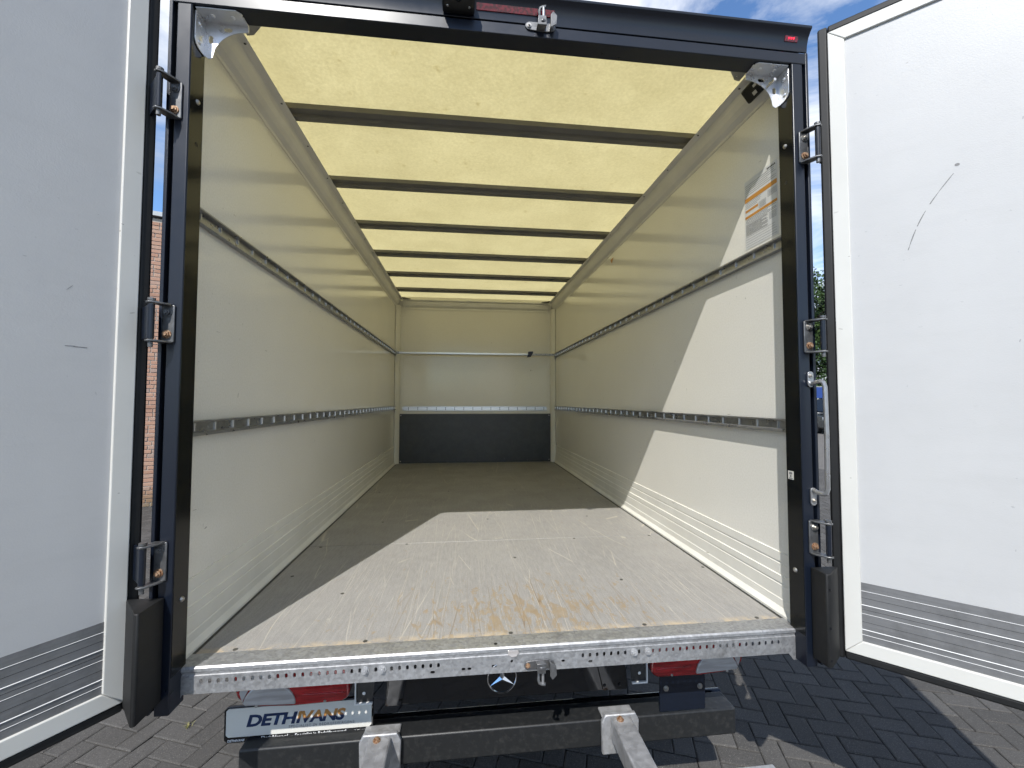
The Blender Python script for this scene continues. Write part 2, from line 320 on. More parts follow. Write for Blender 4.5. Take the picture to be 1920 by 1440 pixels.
# ------------------------------------------------------------------ mesh helpers
class MB:
    def __init__(s): s.v, s.f = [], []
    def add(s, vs, fs):
        k = len(s.v); s.v += [tuple(p) for p in vs]; s.f += [tuple(i + k for i in f) for f in fs]; return s
    def box(s, a, b):
        x0, y0, z0 = (min(p, q) for p, q in zip(a, b)); x1, y1, z1 = (max(p, q) for p, q in zip(a, b))
        return s.add([(x0, y0, z0), (x1, y0, z0), (x1, y1, z0), (x0, y1, z0), (x0, y0, z1), (x1, y0, z1), (x1, y1, z1), (x0, y1, z1)],
                     [(0, 3, 2, 1), (4, 5, 6, 7), (0, 1, 5, 4), (1, 2, 6, 5), (2, 3, 7, 6), (3, 0, 4, 7)])
    def prism(s, poly, axis, a, b):
        """poly: 2D loop in the plane of the two other axes (in x,y,z order), extruded a..b along axis"""
        n = len(poly)
        def P(p, h): q = list(p); q.insert(axis, h); return tuple(q)
        return s.add([P(p, a) for p in poly] + [P(p, b) for p in poly],
                     [tuple(range(n))[::-1], tuple(range(n, 2 * n))] + [(i, (i + 1) % n, n + (i + 1) % n, n + i) for i in range(n)])
    def cyl(s, p0, p1, r, n=14, r2=None):
        p0, p1 = Vector(p0), Vector(p1); d = (p1 - p0).normalized(); u = d.orthogonal().normalized(); w = d.cross(u); r2 = r if r2 is None else r2
        vs = [p0 + (u * math.cos(t) + w * math.sin(t)) * r for t in (2 * math.pi * i / n for i in range(n))] + \
             [p1 + (u * math.cos(t) + w * math.sin(t)) * r2 for t in (2 * math.pi * i / n for i in range(n))]
        return s.add(vs, [tuple(range(n))[::-1], tuple(range(n, 2 * n))] + [(i, (i + 1) % n, n + (i + 1) % n, n + i) for i in range(n)])
    def tube(s, pts, r, n=10):
        pts = [Vector(p) for p in pts]; rings = []
        u = (pts[1] - pts[0]).orthogonal().normalized()
        for i, p in enumerate(pts):
            d = (pts[min(i + 1, len(pts) - 1)] - pts[max(i - 1, 0)]).normalized(); u = (u - d * u.dot(d)).normalized(); w = d.cross(u)
            rr = r[i] if isinstance(r, (list, tuple)) else r
            rings.append([p + (u * math.cos(t) + w * math.sin(t)) * rr for t in (2 * math.pi * k / n for k in range(n))])
        fs = []
        for i in range(len(pts) - 1):
            for k in range(n): fs.append((i * n + k, i * n + (k + 1) % n, (i + 1) * n + (k + 1) % n, (i + 1) * n + k))
        fs += [tuple(range(n))[::-1], tuple(range((len(pts) - 1) * n, len(pts) * n))]
        return s.add([p for g in rings for p in g], fs)
    def plate(s, outer, holes, axis, a, b):
        """flat sheet with real holes, in the plane of the two other axes, thickness a..b along axis"""
        loops = [outer] + holes; tris = tessellate_polygon([[Vector((x, y, 0)) for x, y in lp] for lp in loops])
        flat = [p for lp in loops for p in lp]; n = len(flat)
        def P(p, h): q = list(p); q.insert(axis, h); return tuple(q)
        fs = [tuple(t) for t in tris] + [tuple(i + n for i in t)[::-1] for t in tris]; k = 0
        for lp in loops:
            L = len(lp); fs += [(k + i, k + (i + 1) % L, n + k + (i + 1) % L, n + k + i) for i in range(L)]; k += L
        return s.add([P(p, a) for p in flat] + [P(p, b) for p in flat], fs)
    def mesh(s, name):
        me = bpy.data.meshes.new(name); me.from_pydata(s.v, [], s.f); bm = bmesh.new(); bm.from_mesh(me)
        bmesh.ops.recalc_face_normals(bm, faces=bm.faces); bm.to_mesh(me); bm.free(); return me

def put(name, me, mat, parent=None, loc=(0, 0, 0), rot=(0, 0, 0), bevel=0.0, smooth=False, seg=2):
    o = bpy.data.objects.new(name, me); COL.objects.link(o)
    if mat and not me.materials: me.materials.append(M[mat])
    o.parent = parent; o.location = loc; o.rotation_euler = rot
    if bevel:
        b = o.modifiers.new('bevel', 'BEVEL'); b.width = bevel; b.segments = seg; b.limit_method = 'ANGLE'; b.angle_limit = R(35); b.harden_normals = False
    if smooth or bevel:
        me.polygons.foreach_set('use_smooth', [True] * len(me.polygons))
        if hasattr(me, 'set_sharp_from_angle'): me.set_sharp_from_angle(angle=R(35))
    return o
def part(name, mb, mat, parent, **k):
    if parent is TRUCK and 'loc' not in k: k['loc'] = (0, 0, F)
    return put(name, mb.mesh(name), mat, parent, **k)
def tag(o, label, cat, group=None, kind=None):
    o['label'] = label
    if cat: o['category'] = cat
    if group: o['group'] = group
    if kind: o['kind'] = kind
    return o
def empty(name, loc, rz=0):
    o = bpy.data.objects.new(name, None); COL.objects.link(o); o.location = loc; o.rotation_euler = (0, 0, rz); o.empty_display_size = 0.2; return o
def oval(cx, cy, rx, ry, n=12): return [(cx + rx * math.cos(2 * math.pi * i / n), cy + ry * math.sin(2 * math.pi * i / n)) for i in range(n)]
def slot(cx, cy, w, h, n=6):
    r = min(w, h) / 2; dx, dy = w / 2 - r, h / 2 - r; pts = []
    for qx, qy, a0 in ((dx, dy, 0), (-dx, dy, 90), (-dx, -dy, 180), (dx, -dy, 270)):
        for i in range(n // 2 + 1): t = R(a0 + 90 * i / (n // 2)); pts.append((cx + qx + r * math.cos(t), cy + qy + r * math.sin(t)))
    out = []
    for p in pts:
        if not out or abs(p[0] - out[-1][0]) + abs(p[1] - out[-1][1]) > 1e-6: out.append(p)
    if abs(out[0][0] - out[-1][0]) + abs(out[0][1] - out[-1][1]) < 1e-6: out.pop()
    return out
def bolt_mb(p, axis, r=0.009, h=0.006):
    """hex bolt head with washer, head pointing along the signed axis vector"""
    a = Vector(axis).normalized(); p = Vector(p); mb = MB()
    mb.cyl(p, p + a * 0.0025, r * 1.35, 16); mb.cyl(p + a * 0.0025, p + a * h, r, 6); mb.cyl(p + a * h, p + a * (h + 0.004), r * 0.55, 10); return mb
def dome_mb(p, axis, r, h):
    a = Vector(axis).normalized(); p = Vector(p); mb = MB(); mb.cyl(p, p + a * h * 0.5, r, 14, r * 0.9); mb.cyl(p + a * h * 0.5, p + a * h, r * 0.9, 14, r * 0.5); return mb
def text_mesh(body, size, shear=0.0, space=1.0, extrude=0.0003, bold=0.0, align='LEFT'):
    cu = bpy.data.curves.new('t', 'FONT'); cu.body = body; cu.size = size; cu.shear = shear; cu.space_character = space; cu.extrude = extrude; cu.offset = bold; cu.align_x = align; cu.resolution_u = 3
    ob = bpy.data.objects.new('t', cu); COL.objects.link(ob); bpy.context.view_layer.update()
    me = bpy.data.meshes.new_from_object(ob.evaluated_get(bpy.context.evaluated_depsgraph_get())); bpy.data.objects.remove(ob); return me

# ------------------------------------------------------------------ ground
g = MB().box((-60, -60, -0.30), (60, 90, -0.055)).mesh('ground'); ground = put('ground', g, 'joint'); ground['kind'] = 'structure'
PA = R(-20); PW = 0.105
ca, sa = math.cos(PA), math.sin(PA)
X0, X1, Y0, Y1 = -8.5, 9.0, -3.2, 9.5
def img(p):
    d = Vector(p) - CAM; z = d.dot(fw)
    if z < 0.1: return None
    return 960 + FPX * d.dot(rt) / z, 720 - FPX * d.dot(up) / z, z
def shown(x, y):                       # is a paver here seen past the truck and its doors?
    q = img((x, y, 0))
    if not q: return None
    u, v, z = q
    if not (-15 < u < 1935 and v < 1455): return None
    ok = (u > 1330 and v > 1228 + max(0, (u - 1580)) * 0.30) or (1505 < u < 1572 and v > 830) or (255 < u < 315 and v > 940 and v < 1330) \
        or (u < 470 and v > 1440 - u * 0.42 and v > 1295) or (1180 < u < 1400 and v > 1370)
    return z if ok else None
pav = []
half = int(24 / PW)
for a in range(-half, half):
    for b in range(-half, half):
        k = (a + b) % 4
        if k not in (0, 2): continue
        lx, ly, rz = ((a + 1) * PW, (b + 0.5) * PW, 0.0) if k == 0 else ((a + 0.5) * PW, (b + 1) * PW, math.pi / 2)
        x, y = lx * ca - ly * sa, lx * sa + ly * ca
        if X0 < x < X1 and Y0 < y < Y1: pav.append((x, y, PA + rz))
hl, hw, bv = 0.1035, 0.051, 0.006
def paver_geo():
    v = [(sx * hl, sy * hw, -0.07) for sx, sy in ((-1, -1), (1, -1), (1, 1), (-1, 1))] + [(sx * hl, sy * hw, -bv * 0.7) for sx, sy in ((-1, -1), (1, -1), (1, 1), (-1, 1))] \
        + [(sx * (hl - bv), sy * (hw - bv), 0) for sx, sy in ((-1, -1), (1, -1), (1, 1), (-1, 1))]
    f = [(8, 9, 10, 11)] + [(4 + i, 4 + (i + 1) % 4, 8 + (i + 1) % 4, 8 + i) for i in range(4)] + [(i, (i + 1) % 4, 4 + (i + 1) % 4, 4 + i) for i in range(4)]
    return v, f
pv, pf = paver_geo()
seen = sorted(((shown(x, y), i) for i, (x, y, r) in enumerate(pav) if shown(x, y)), key=lambda t: t[0])[:300]
single = {i for _, i in seen}
pm = MB().add(pv, pf).mesh('paver')
for i in single:
    x, y, r = pav[i]; put('paver', pm, 'paver_single', ground, (x, y, random.uniform(-0.0035, 0.0)), (random.gauss(0, 0.007), random.gauss(0, 0.007), r + random.gauss(0, 0.007)))
rest = [p for i, p in enumerate(pav) if i not in single]
arr = np.array(rest); nP = len(arr); V = np.array(pv)
ca_, sa_ = np.cos(arr[:, 2]), np.sin(arr[:, 2]); rs = np.random.RandomState(3)
vx = V[None, :, 0] * ca_[:, None] - V[None, :, 1] * sa_[:, None] + arr[:, 0:1]
vy = V[None, :, 0] * sa_[:, None] + V[None, :, 1] * ca_[:, None] + arr[:, 1:2]
vz = V[None, :, 2] + rs.uniform(-0.003, 0.0, (nP, 1)) + V[None, :, 0] * rs.normal(0, 0.006, (nP, 1)) - 0.001
allv = np.stack([vx, vy, vz], -1).reshape(-1, 3); fa = np.array(pf)[None] + (np.arange(nP) * 12)[:, None, None]
me = bpy.data.meshes.new('paving'); me.from_pydata(allv.tolist(), [], fa.reshape(-1, 4).tolist())
at = me.attributes.new('rnd', 'FLOAT', 'FACE'); at.data.foreach_set('value', np.repeat(rs.rand(nP), len(pf)))
pmass = put('paver_field', me, 'paver_mass', ground); pmass['kind'] = 'stuff'
# paving beyond, where single stones can no longer be told apart (four sheets round the built field)
for k, (a, b) in enumerate((((-60, Y1 - 0.1), (60, 90)), ((-60, -60), (60, Y0 + 0.1)), ((-60, Y0 + 0.1), (X0 + 0.1, Y1 - 0.1)), ((X1 - 0.1, Y0 + 0.1), (60, Y1 - 0.1)))):
    q = MB().add([(a[0], a[1], 0), (b[0], a[1], 0), (b[0], b[1], 0), (a[0], b[1], 0)], [(0, 1, 2, 3)]).mesh('pavement')
    po = put('pavement', q, 'far_paving', None, (0, 0, -0.006)); po['kind'] = 'structure'

def tuft(loc, h, n, label):
    mb = MB(); rn = random.Random(int(loc[0] * 1000))
    for i in range(n):
        a = rn.uniform(0, 6.28); L = h * rn.uniform(0.5, 1.2); bx, by = rn.gauss(0, 0.006), rn.gauss(0, 0.006); w = 0.0016
        dx, dy = math.cos(a), math.sin(a); lean = rn.uniform(0.4, 1.3)
        p0, p1, p2 = Vector((bx, by, 0)), Vector((bx + dx * L * lean * 0.4, by + dy * L * lean * 0.4, L * 0.6)), Vector((bx + dx * L * lean, by + dy * L * lean, L * 0.75)); s = Vector((-dy, dx, 0)) * w
        mb.add([p0 - s, p0 + s, p1 + s, p1 - s, p2], [(0, 1, 2, 3), (3, 2, 4)])
    me = mb.mesh('weed_tuft'); t_ = me.attributes.new('rnd', 'FLOAT', 'FACE'); t_.data.foreach_set('value', [rn.random() for _ in me.polygons])
    tag(put('weed_tuft', me, 'weed', None, loc), label, 'weed', 'weeds in the paving joints')
tuft((-1.50, 0.52, -0.004), 0.035, 22, 'yellowish weed tuft in a paving joint below the number plate')
tuft((-1.62, 1.02, -0.004), 0.028, 18, 'small weed tuft in the paving near the left end of the sill')

# ------------------------------------------------------------------ the truck
TRUCK = empty('box_truck', (0, 0, 0))
tag(TRUCK, 'dark blue box truck with both rear doors open onto an empty cream cargo bay', 'truck')
W2, LEN, ZT = 1.05, 4.12, 2.178
YR, XJ = -0.12, 1.0125

# floor boards
for i, (a, b) in enumerate(((0.0, 1.003), (1.006, 2.40), (2.403, LEN))):
    part('floor_board', MB().box((-W2 - 0.02, a, -0.022), (W2 + 0.02, b, 0.0)), 'floor', TRUCK, bevel=0.0012, seg=1)
for x, y in ((-0.903, 0.016), (-0.493, 0.018), (0.001, 0.015), (0.49, 0.016), (0.93, 0.016), (-0.67, 0.393), (1.0, 0.495), (0.55, 0.40), (-0.484, 0.99), (0.485, 0.985), (-0.95, 0.99), (0.95, 0.99),
             (-0.7, 1.45), (0.0, 1.45), (0.7, 1.45), (-0.9, 2.38), (-0.3, 2.38), (0.3, 2.38), (0.9, 2.38), (-0.95, 0.6), (0.1, 0.72)):
    part('floor_screw', MB().cyl((x, y, -0.001), (x, y, 0.0010), 0.0075, 12), 'floor_screw', TRUCK)

# side walls with rails, kick strips and roof coves
XSECT = [(0.0, 0.232), (0.0045, 0.231), (0.0045, 0.197), (0.002, 0.195), (0.002, 0.190), (0.0045, 0.188), (0.0045, 0.147), (0.0085, 0.145), (0.0085, 0.119), (0.006, 0.117), (0.006, 0.112), (0.0085, 0.110),
         (0.0085, 0.060), (0.0105, 0.057), (0.0115, 0.030), (0.024, 0.010), (0.024, 0.0006), (-0.001, -0.001)]
COVE = [(-0.001, 2.036), (0.004, 2.036), (0.006, 2.047), (0.026, 2.060), (0.040, 2.078), (0.050, 2.100), (0.055, 2.122), (0.058, 2.126), (0.086, 2.1295), (0.088, 2.1305), (0.085, 2.1318), (-0.001, 2.1318)]
ZRU, ZRL = 1.4448, 0.7458
for s in (-1, 1):
    wall = part('side_wall', MB().box((s * W2, -0.05, -0.02), (s * (W2 + 0.02), LEN, ZT - 0.004)), 'wall', TRUCK)
    part('outer_skin', MB().box((s * (W2 + 0.021), -0.04, -0.12), (s * (W2 + 0.027), LEN + 0.03, ZT + 0.01)), 'navy', TRUCK)
    part('kick_strip', MB().prism([(s * (W2 - dx), z) for dx, z in XSECT], 1, -0.048, LEN - 0.03), 'trim', TRUCK)
    part('floor_seal', MB().box((s * (W2 - 0.0335), 0.001, -0.001), (s * (W2 - 0.0235), LEN - 0.08, 0.0016)), 'screw', TRUCK)
    part('roof_cove', MB().prism([(s * (W2 - dx), z) for dx, z in COVE], 1, -0.048, LEN - 0.02), 'trim', TRUCK)
    for y in np.arange(0.12, LEN - 0.2, 0.316):
        part('rivet', dome_mb((s * (W2 - 0.073), y, 2.1258), (0, 0, -1), 0.0045, 0.002), 'screw', TRUCK)
    for zt in (ZRU, ZRL):
        zb, zt_ = zt - 0.050, zt
        rail = part('lashing_rail', MB().prism([(s * W2 + s * 0.001, zb), (s * W2 + s * 0.001, zt_), (s * (W2 - 0.022), zt_), (s * (W2 - 0.022), zt_ - 0.0045), (s * (W2 - 0.018), zt_ - 0.0075), (s * (W2 - 0.004), zt_ - 0.009),
                    (s * (W2 - 0.004), zb + 0.014), (s * (W2 - 0.018), zb + 0.0125), (s * (W2 - 0.0235), zb + 0.010), (s * (W2 - 0.0235), zb)], 1, -0.048, LEN - 0.06), 'rail_steel', TRUCK)
        rib = MB().prism([(s * (W2 - 0.003), -0.0035), (s * (W2 - 0.003), 0.0035), (s * (W2 - 0.0085), 0.0022), (s * (W2 - 0.0095), 0.0), (s * (W2 - 0.0085), -0.0022)], 2, zb + 0.0118, zt_ - 0.0088).mesh('slot_rib')
        y = 0.028 if s > 0 else 0.007
        while y < LEN - 0.08:
            put('slot_rib', rib, 'alu', rail, (0, y, 0)); y += 0.1178
        y = 0.088
        while y < LEN - 0.1:
            put('rail_rivet', dome_mb((s * (W2 - 0.004), y, (zb + zt_) / 2), (-s, 0, 0), 0.0045, 0.003).mesh('rail_rivet'), 'bolt', rail); y += 0.3534

# front wall
part('front_wall', MB().box((-W2 - 0.02, LEN, -0.02), (W2 + 0.02, LEN + 0.03, ZT - 0.004)), 'wall', TRUCK)
part('kick_board', MB().box((-0.995, LEN - 0.011, 0.003), (0.99, LEN - 0.001, 0.641)), 'board', TRUCK, bevel=0.002)
for x in (-0.975, 0.97):
    for z in (0.03, 0.62): part('kick_board_screw', dome_mb((x, LEN - 0.011, z), (0, -1, 0), 0.008, 0.003), 'bolt', TRUCK)
for s in (-1, 1):
    prof = [(s * (W2 - 0.002), LEN - 0.075), (s * (W2 - 0.012), LEN - 0.078), (s * (W2 - 0.030), LEN - 0.062), (s * (W2 - 0.050), LEN - 0.034), (s * (W2 - 0.058), LEN - 0.014), (s * (W2 - 0.060), LEN - 0.0005), (s * (W2 - 0.002), LEN - 0.0005)]
    part('corner_column', MB().prism(prof, 2, 0.002, 2.05), 'trim', TRUCK, bevel=0.002)
    part('column_flange', MB().box((s * (W2 - 0.093), LEN - 0.004, 0.645), (s * (W2 - 0.0605), LEN - 0.0005, 2.005)), 'trim', TRUCK)
part('front_header', MB().prism([(LEN - 0.001, 2.005), (LEN - 0.006, 2.005), (LEN - 0.007, 2.03), (LEN - 0.028, 2.055), (LEN - 0.038, 2.09), (LEN - 0.038, 2.105), (LEN - 0.060, 2.118), (LEN - 0.060, 2.1316), (LEN - 0.001, 2.1316)], 0, -0.96, 0.96), 'trim', TRUCK)
track = part('lashing_track', MB().prism([(LEN - 0.001, 0.682), (LEN - 0.012, 0.682), (LEN - 0.012, 0.688), (LEN - 0.005, 0.690), (LEN - 0.005, 0.728), (LEN - 0.012, 0.730), (LEN - 0.012, 0.737), (LEN - 0.001, 0.737)], 0, -0.955, 0.94), 'alu', TRUCK)
rib = MB().box((-0.003, LEN - 0.013, 0.689), (0.003, LEN - 0.0045, 0.729)).mesh('track_slot')
for i in range(16): put('track_slot', rib, 'screw', track, (-0.88 + i * 0.1187, 0, 0))

# translucent roof sheet, bows, corner gussets
part('roof_panel', MB().box((-W2 - 0.02, -0.075, ZT), (W2 + 0.02, LEN + 0.03, ZT + 0.0025)), 'roof', TRUCK)
for i in range(6):
    y = 0.497 + 0.632 * i
    mb = MB().prism([(y, ZT - 0.0015), (y + 0.003, 2.155), (y + 0.040, 2.152), (y + 0.044, 2.140), (y + 0.076, 2.1395), (y + 0.080, 2.152), (y + 0.088, 2.152), (y + 0.088, ZT - 0.0015)], 0, -1.04, 1.04)
    bow = part('roof_bow', mb, 'bow', TRUCK)
for s in (-1, 1):
    part('roof_gusset', MB().prism([(s * 0.83, -0.054), (s * 0.955, -0.054), (s * 0.955, 0.09), (s * 0.93, 0.085), (s * 0.86, 0.02)], 2, 2.1325, 2.138), 'rail_steel', TRUCK)
    part('roof_gusset', MB().prism([(s * 0.86, LEN - 0.062), (s * 0.958, LEN - 0.062), (s * 0.958, LEN - 0.15)], 2, 2.128, 2.134), 'black', TRUCK)

# rear portal: posts, header, hood
for s in (-1, 1):
    post = part('rear_post', MB().box((s * (XJ + 0.0015), YR, -0.105), (s * 1.055, -0.052, 2.0445)), 'navy', TRUCK, bevel=0.003)
    put('post_jamb', MB().box((s * XJ, YR + 0.003, -0.0), (s * (XJ + 0.002), -0.0515, 2.0440)).mesh('post_jamb'), 'jamb', post)
    put('post_groove', MB().box((s * 1.0545, -0.100, -0.10), (s * 1.0675, -0.052, 2.06)).mesh('post_groove'), 'rubber', post)
    put('post_flange', MB().box((s * 1.067, -0.121, -0.10), (s * 1.0775, -0.041, 2.088)).mesh('post_flange'), 'navy', post, bevel=0.002)
    put('jamb_seal', MB().box((s * (XJ + 0.003), -0.051, 0.0), (s * (W2 + 0.001), -0.046, 2.05)).mesh('jamb_seal'), 'rubber', post)
    for z in (0.211, 1.757): put('jamb_bolt', dome_mb((s * XJ, -0.080, z), (-s, 0, 0), 0.0085, 0.006).mesh('jamb_bolt'), 'bolt', post)
    for z in (1.62,): put('jamb_hole', MB().cyl((s * (XJ - 0.0004), -0.080, z), (s * (XJ + 0.001), -0.080, z), 0.007, 12).mesh('jamb_hole'), 'rubber', post)
lab = part('jamb_label', MB().box((XJ - 0.0012, -0.083, 0.530), (XJ - 0.0004, -0.057, 0.560)), 'plate', TRUCK)
put('printed_mark', MB().box((XJ - 0.0016, -0.077, 0.548), (XJ - 0.0011, -0.063, 0.556)).box((XJ - 0.0016, -0.073, 0.537), (XJ - 0.0011, -0.067, 0.546)).box((XJ - 0.0016, -0.079, 0.532), (XJ - 0.0011, -0.061, 0.535)).mesh('printed_mark'), 'print_grey', lab)

header = part('rear_header', MB().box((-1.0775, YR, 2.0455), (1.0775, -0.055, 2.0855)), 'navy', TRUCK, bevel=0.0025)
put('header_back', MB().box((-1.05, -0.110, 2.0860), (1.05, -0.052, 2.1765)).mesh('header_back'), 'rubber', header)
hood = part('rear_hood', MB().prism([(-0.111, 2.0925), (-0.1165, 2.093), (-0.119, 2.118), (-0.126, 2.140), (-0.136, 2.155), (-0.144, 2.163), (-0.145, 2.170), (-0.140, 2.175), (-0.05, 2.192), (0.04, 2.196), (0.04, 2.186), (-0.07, 2.182), (-0.111, 2.160)], 0, -1.078, 1.078), 'navy', TRUCK, bevel=0.0015)
led = part('brake_light_strip', MB().prism([(-0.1195, 2.119), (-0.1225, 2.1195), (-0.1295, 2.1375), (-0.1265, 2.138)], 0, -0.134, 0.131), 'led_lens', TRUCK)
mark = part('marker_light', MB().prism([(-0.1205, 2.122), (-0.1230, 2.123), (-0.1285, 2.139), (-0.1255, 2.140)], 0, 0.985, 1.035), 'led_lens', TRUCK)
for i in range(3): put('light_emitting_diode', dome_mb((1.000 + i * 0.009, -0.1262, 2.132), (0, -1, -0.4), 0.0032, 0.003).mesh('light_emitting_diode'), 'led_on', mark)
cambox = part('reversing_camera', MB().prism([(-0.116, 2.100), (-0.150, 2.096), (-0.190, 2.112), (-0.195, 2.150), (-0.135, 2.158)], 0, -0.245, -0.140), 'rubber', TRUCK, bevel=0.006)
put('camera_lens', dome_mb((-0.193, -0.172, 2.106), (0, -0.4, -1), 0.012, 0.006).mesh('camera_lens'), 'black_gloss', cambox)
for x in (-0.228, -0.157): put('camera_screw', dome_mb((x, -0.150, 2.0965), (0, 0, -1), 0.004, 0.003).mesh('camera_screw'), 'bolt', cambox)

def keeper(name, x, z, flip):
    """door-bar keeper: base plate with a bent loop and two cam jaws"""
    f = -1 if flip else 1; y = YR if not flip else -0.0705
    k = part(name, MB().plate([(x + a, z + f * b) for a, b in ((-0.047, -0.004), (-0.040, -0.013), (-0.028, -0.016), (0.030, -0.018), (0.052, -0.012), (0.058, 0.0), (0.052, 0.012), (-0.036, 0.012), (-0.045, 0.006))], [oval(x - 0.034, z - f * 0.002, 0.004, 0.004, 10)], 1, y - 0.005, y - 0.0005), 'hinge_steel', TRUCK, bevel=0.0012)
    put('cam_loop', MB().tube([(x + 0.002, y - 0.004, z - f * 0.004), (x + 0.002, y - 0.016, z + f * 0.012), (x - 0.002, y - 0.022, z + f * 0.034), (x + 0.001, y - 0.024, z + f * 0.044), (x + 0.010, y - 0.026, z + f * 0.047), (x + 0.020, y - 0.030, z + f * 0.045)], 0.0052, 8).mesh('cam_loop'), 'hinge_steel', k, smooth=True)
    put('cam_post', MB().cyl((x + 0.012, y - 0.026, z - f * 0.010), (x + 0.012, y - 0.027, z + f * 0.044), 0.0045, 10).mesh('cam_post'), 'alu', k)
    put('cam_jaw', MB().prism([(x - 0.010, y - 0.004), (x + 0.020, y - 0.004), (x + 0.023, y - 0.038), (x + 0.006, y - 0.044), (x - 0.008, y - 0.036)], 2, z - f * 0.016, z - f * 0.008).prism([(z - f * 0.016, x - 0.008), (z + f * 0.006, x - 0.006)][:0] or [(x - 0.010, z - f * 0.026), (x + 0.021, z - f * 0.026), (x + 0.019, z + f * 0.006), (x - 0.008, z + f * 0.006)], 1, y - 0.040, y - 0.035).mesh('cam_jaw'), 'hinge_steel', k, bevel=0.0015)
    put('cam_jaw', MB().prism([(x + 0.036, z - f * 0.022), (x + 0.056, z - f * 0.010), (x + 0.058, z + f * 0.020), (x + 0.044, z + f * 0.034), (x + 0.036, z + f * 0.022)], 1, y - 0.030, y - 0.026).prism([(x + 0.036, y - 0.004), (x + 0.041, y - 0.004), (x + 0.041, y - 0.028), (x + 0.036, y - 0.028)], 2, z - f * 0.016, z + f * 0.010).mesh('cam_jaw'), 'hinge_steel', k, bevel=0.0012)
    put('keeper_bolt', bolt_mb((x - 0.034, y - 0.005, z - f * 0.002), (0, -1, 0), 0.006, 0.004).mesh('keeper_bolt'), 'rust' if flip else 'bolt', k)
keeper('door_keeper', 0.078, 2.082, False)
keeper('door_keeper', 0.082, -0.062, True)

# zinc corner brackets
for s in (-1, 1):
    arc = [(0.878 + 0.104 * (1 - math.cos(t)) ** 1.0, 2.020 - 0.092 * math.sin(t)) for t in (R(90 * i / 10) for i in range(11))]
    arc = [(0.878 + 0.106 * math.sin(R(9 * i)), 2.020 - 0.094 * (1 - math.cos(R(9 * i)))) for i in range(11)]
    outer = [(s * x, z) for x, z in [(0.878, 2.0405)] + arc[:-1] + [(0.986, 1.926), (0.992, 1.922), (1.000, 1.922), (1.0115, 1.932), (1.0115, 2.0405)]]
    br = part('corner_bracket', MB().plate(outer, [[(s * x, z) for x, z in slot(0.940, 2.022, 0.026, 0.014)], [(s * x, z) for x, z in slot(0.992, 1.985, 0.013, 0.026)]], 1, -0.0565, -0.0535), 'zinc', TRUCK)
    put('bracket_flange', MB().prism([(s * 0.878, -0.054), (s * 1.0095, -0.054), (s * 1.0095, -0.112), (s * 0.892, -0.112), (s * 0.878, -0.100)], 2, 2.0405, 2.0440).prism([(-0.054, 1.926), (-0.054, 2.040), (-0.104, 2.040), (-0.108, 2.034), (-0.108, 1.946), (-0.100, 1.932), (-0.085, 1.926)], 0, s * 1.0085, s * 1.0120).mesh('bracket_flange'), 'zinc', br, bevel=0.0008)
    for x in (0.912, 0.972): put('bracket_rivet', dome_mb((s * x, -0.085, 2.0405), (0, 0, -1), 0.0075, 0.004).mesh('bracket_rivet'), 'zinc', br)
    for z in (1.948, 2.008): put('bracket_rivet', dome_mb((s * 1.0085, -0.086, z), (-s, 0, 0), 0.0075, 0.004).mesh('bracket_rivet'), 'zinc', br)
put('bracket_pin', MB().cyl((0.962, -0.100, 1.996), (0.962, -0.0568, 1.996), 0.0055, 10).mesh('bracket_pin'), 'chrome', br)
sb = part('door_sensor', MB().box((-0.030, -0.045, -0.010), (0.030, 0.045, 0.010)), 'rubber', TRUCK, loc=(0.990, 0.055, 2.072 + F), rot=(0, R(52), 0), bevel=0.007)
put('sensor_label', MB().box((-0.014, -0.034, -0.0112), (-0.004, -0.018, -0.0098)).box((0.006, -0.020, -0.0112), (0.020, 0.0, -0.0098)).mesh('sensor_label'), 'plate', sb)

# hinges and doors
def hinge(s, z):
    h = part('hinge', MB().box((s * 1.030, YR - 0.0065, z - 0.056), (s * 1.064, YR - 0.0005, z + 0.056)), 'hinge_steel', TRUCK, bevel=0.002)
    for zz_, d in ((z + 0.053, 1), (z - 0.059, -1)):
        put('hinge_arm', MB().prism([(s * 1.034, YR - 0.001), (s * 1.064, YR - 0.001), (s * 1.072, YR - 0.016), (s * 1.081, YR - 0.036), (s * 1.081, YR - 0.050), (s * 1.070, YR - 0.056), (s * 1.058, YR - 0.050), (s * 1.040, YR - 0.022)], 2, zz_, zz_ + 0.006).mesh('hinge_arm'), 'hinge_steel', h, bevel=0.0015)
    put('hinge_pin', MB().cyl((s * 1.069, YR - 0.043, z - 0.075), (s * 1.069, YR - 0.043, z + 0.066), 0.0062, 12).cyl((s * 1.069, YR - 0.043, z + 0.061), (s * 1.069, YR - 0.043, z + 0.068), 0.010, 12).mesh('hinge_pin'), 'hinge_steel', h)
    put('hinge_knuckle', MB().cyl((s * 1.069, YR - 0.043, z - 0.050), (s * 1.069, YR - 0.043, z + 0.050), 0.0085, 14).prism([(s * 1.073, YR - 0.047), (s * 1.124, YR + 0.002), (s * 1.124, YR + 0.010), (s * 1.067, YR - 0.038)], 2, z - 0.048, z + 0.048).mesh('hinge_knuckle'), 'navy', h)
    for dz, mt in ((0.034, 'bolt' if s > 0 else 'hinge_steel'), (-0.032, 'rust')):
        put('hinge_bolt', bolt_mb((s * 1.049, YR - 0.0065, z + dz), (0, -1, 0), 0.0095, 0.008).mesh('hinge_bolt'), mt, h)
for s in (-1, 1):
    for z in (1.729, 1.041, 0.340): hinge(s, z)

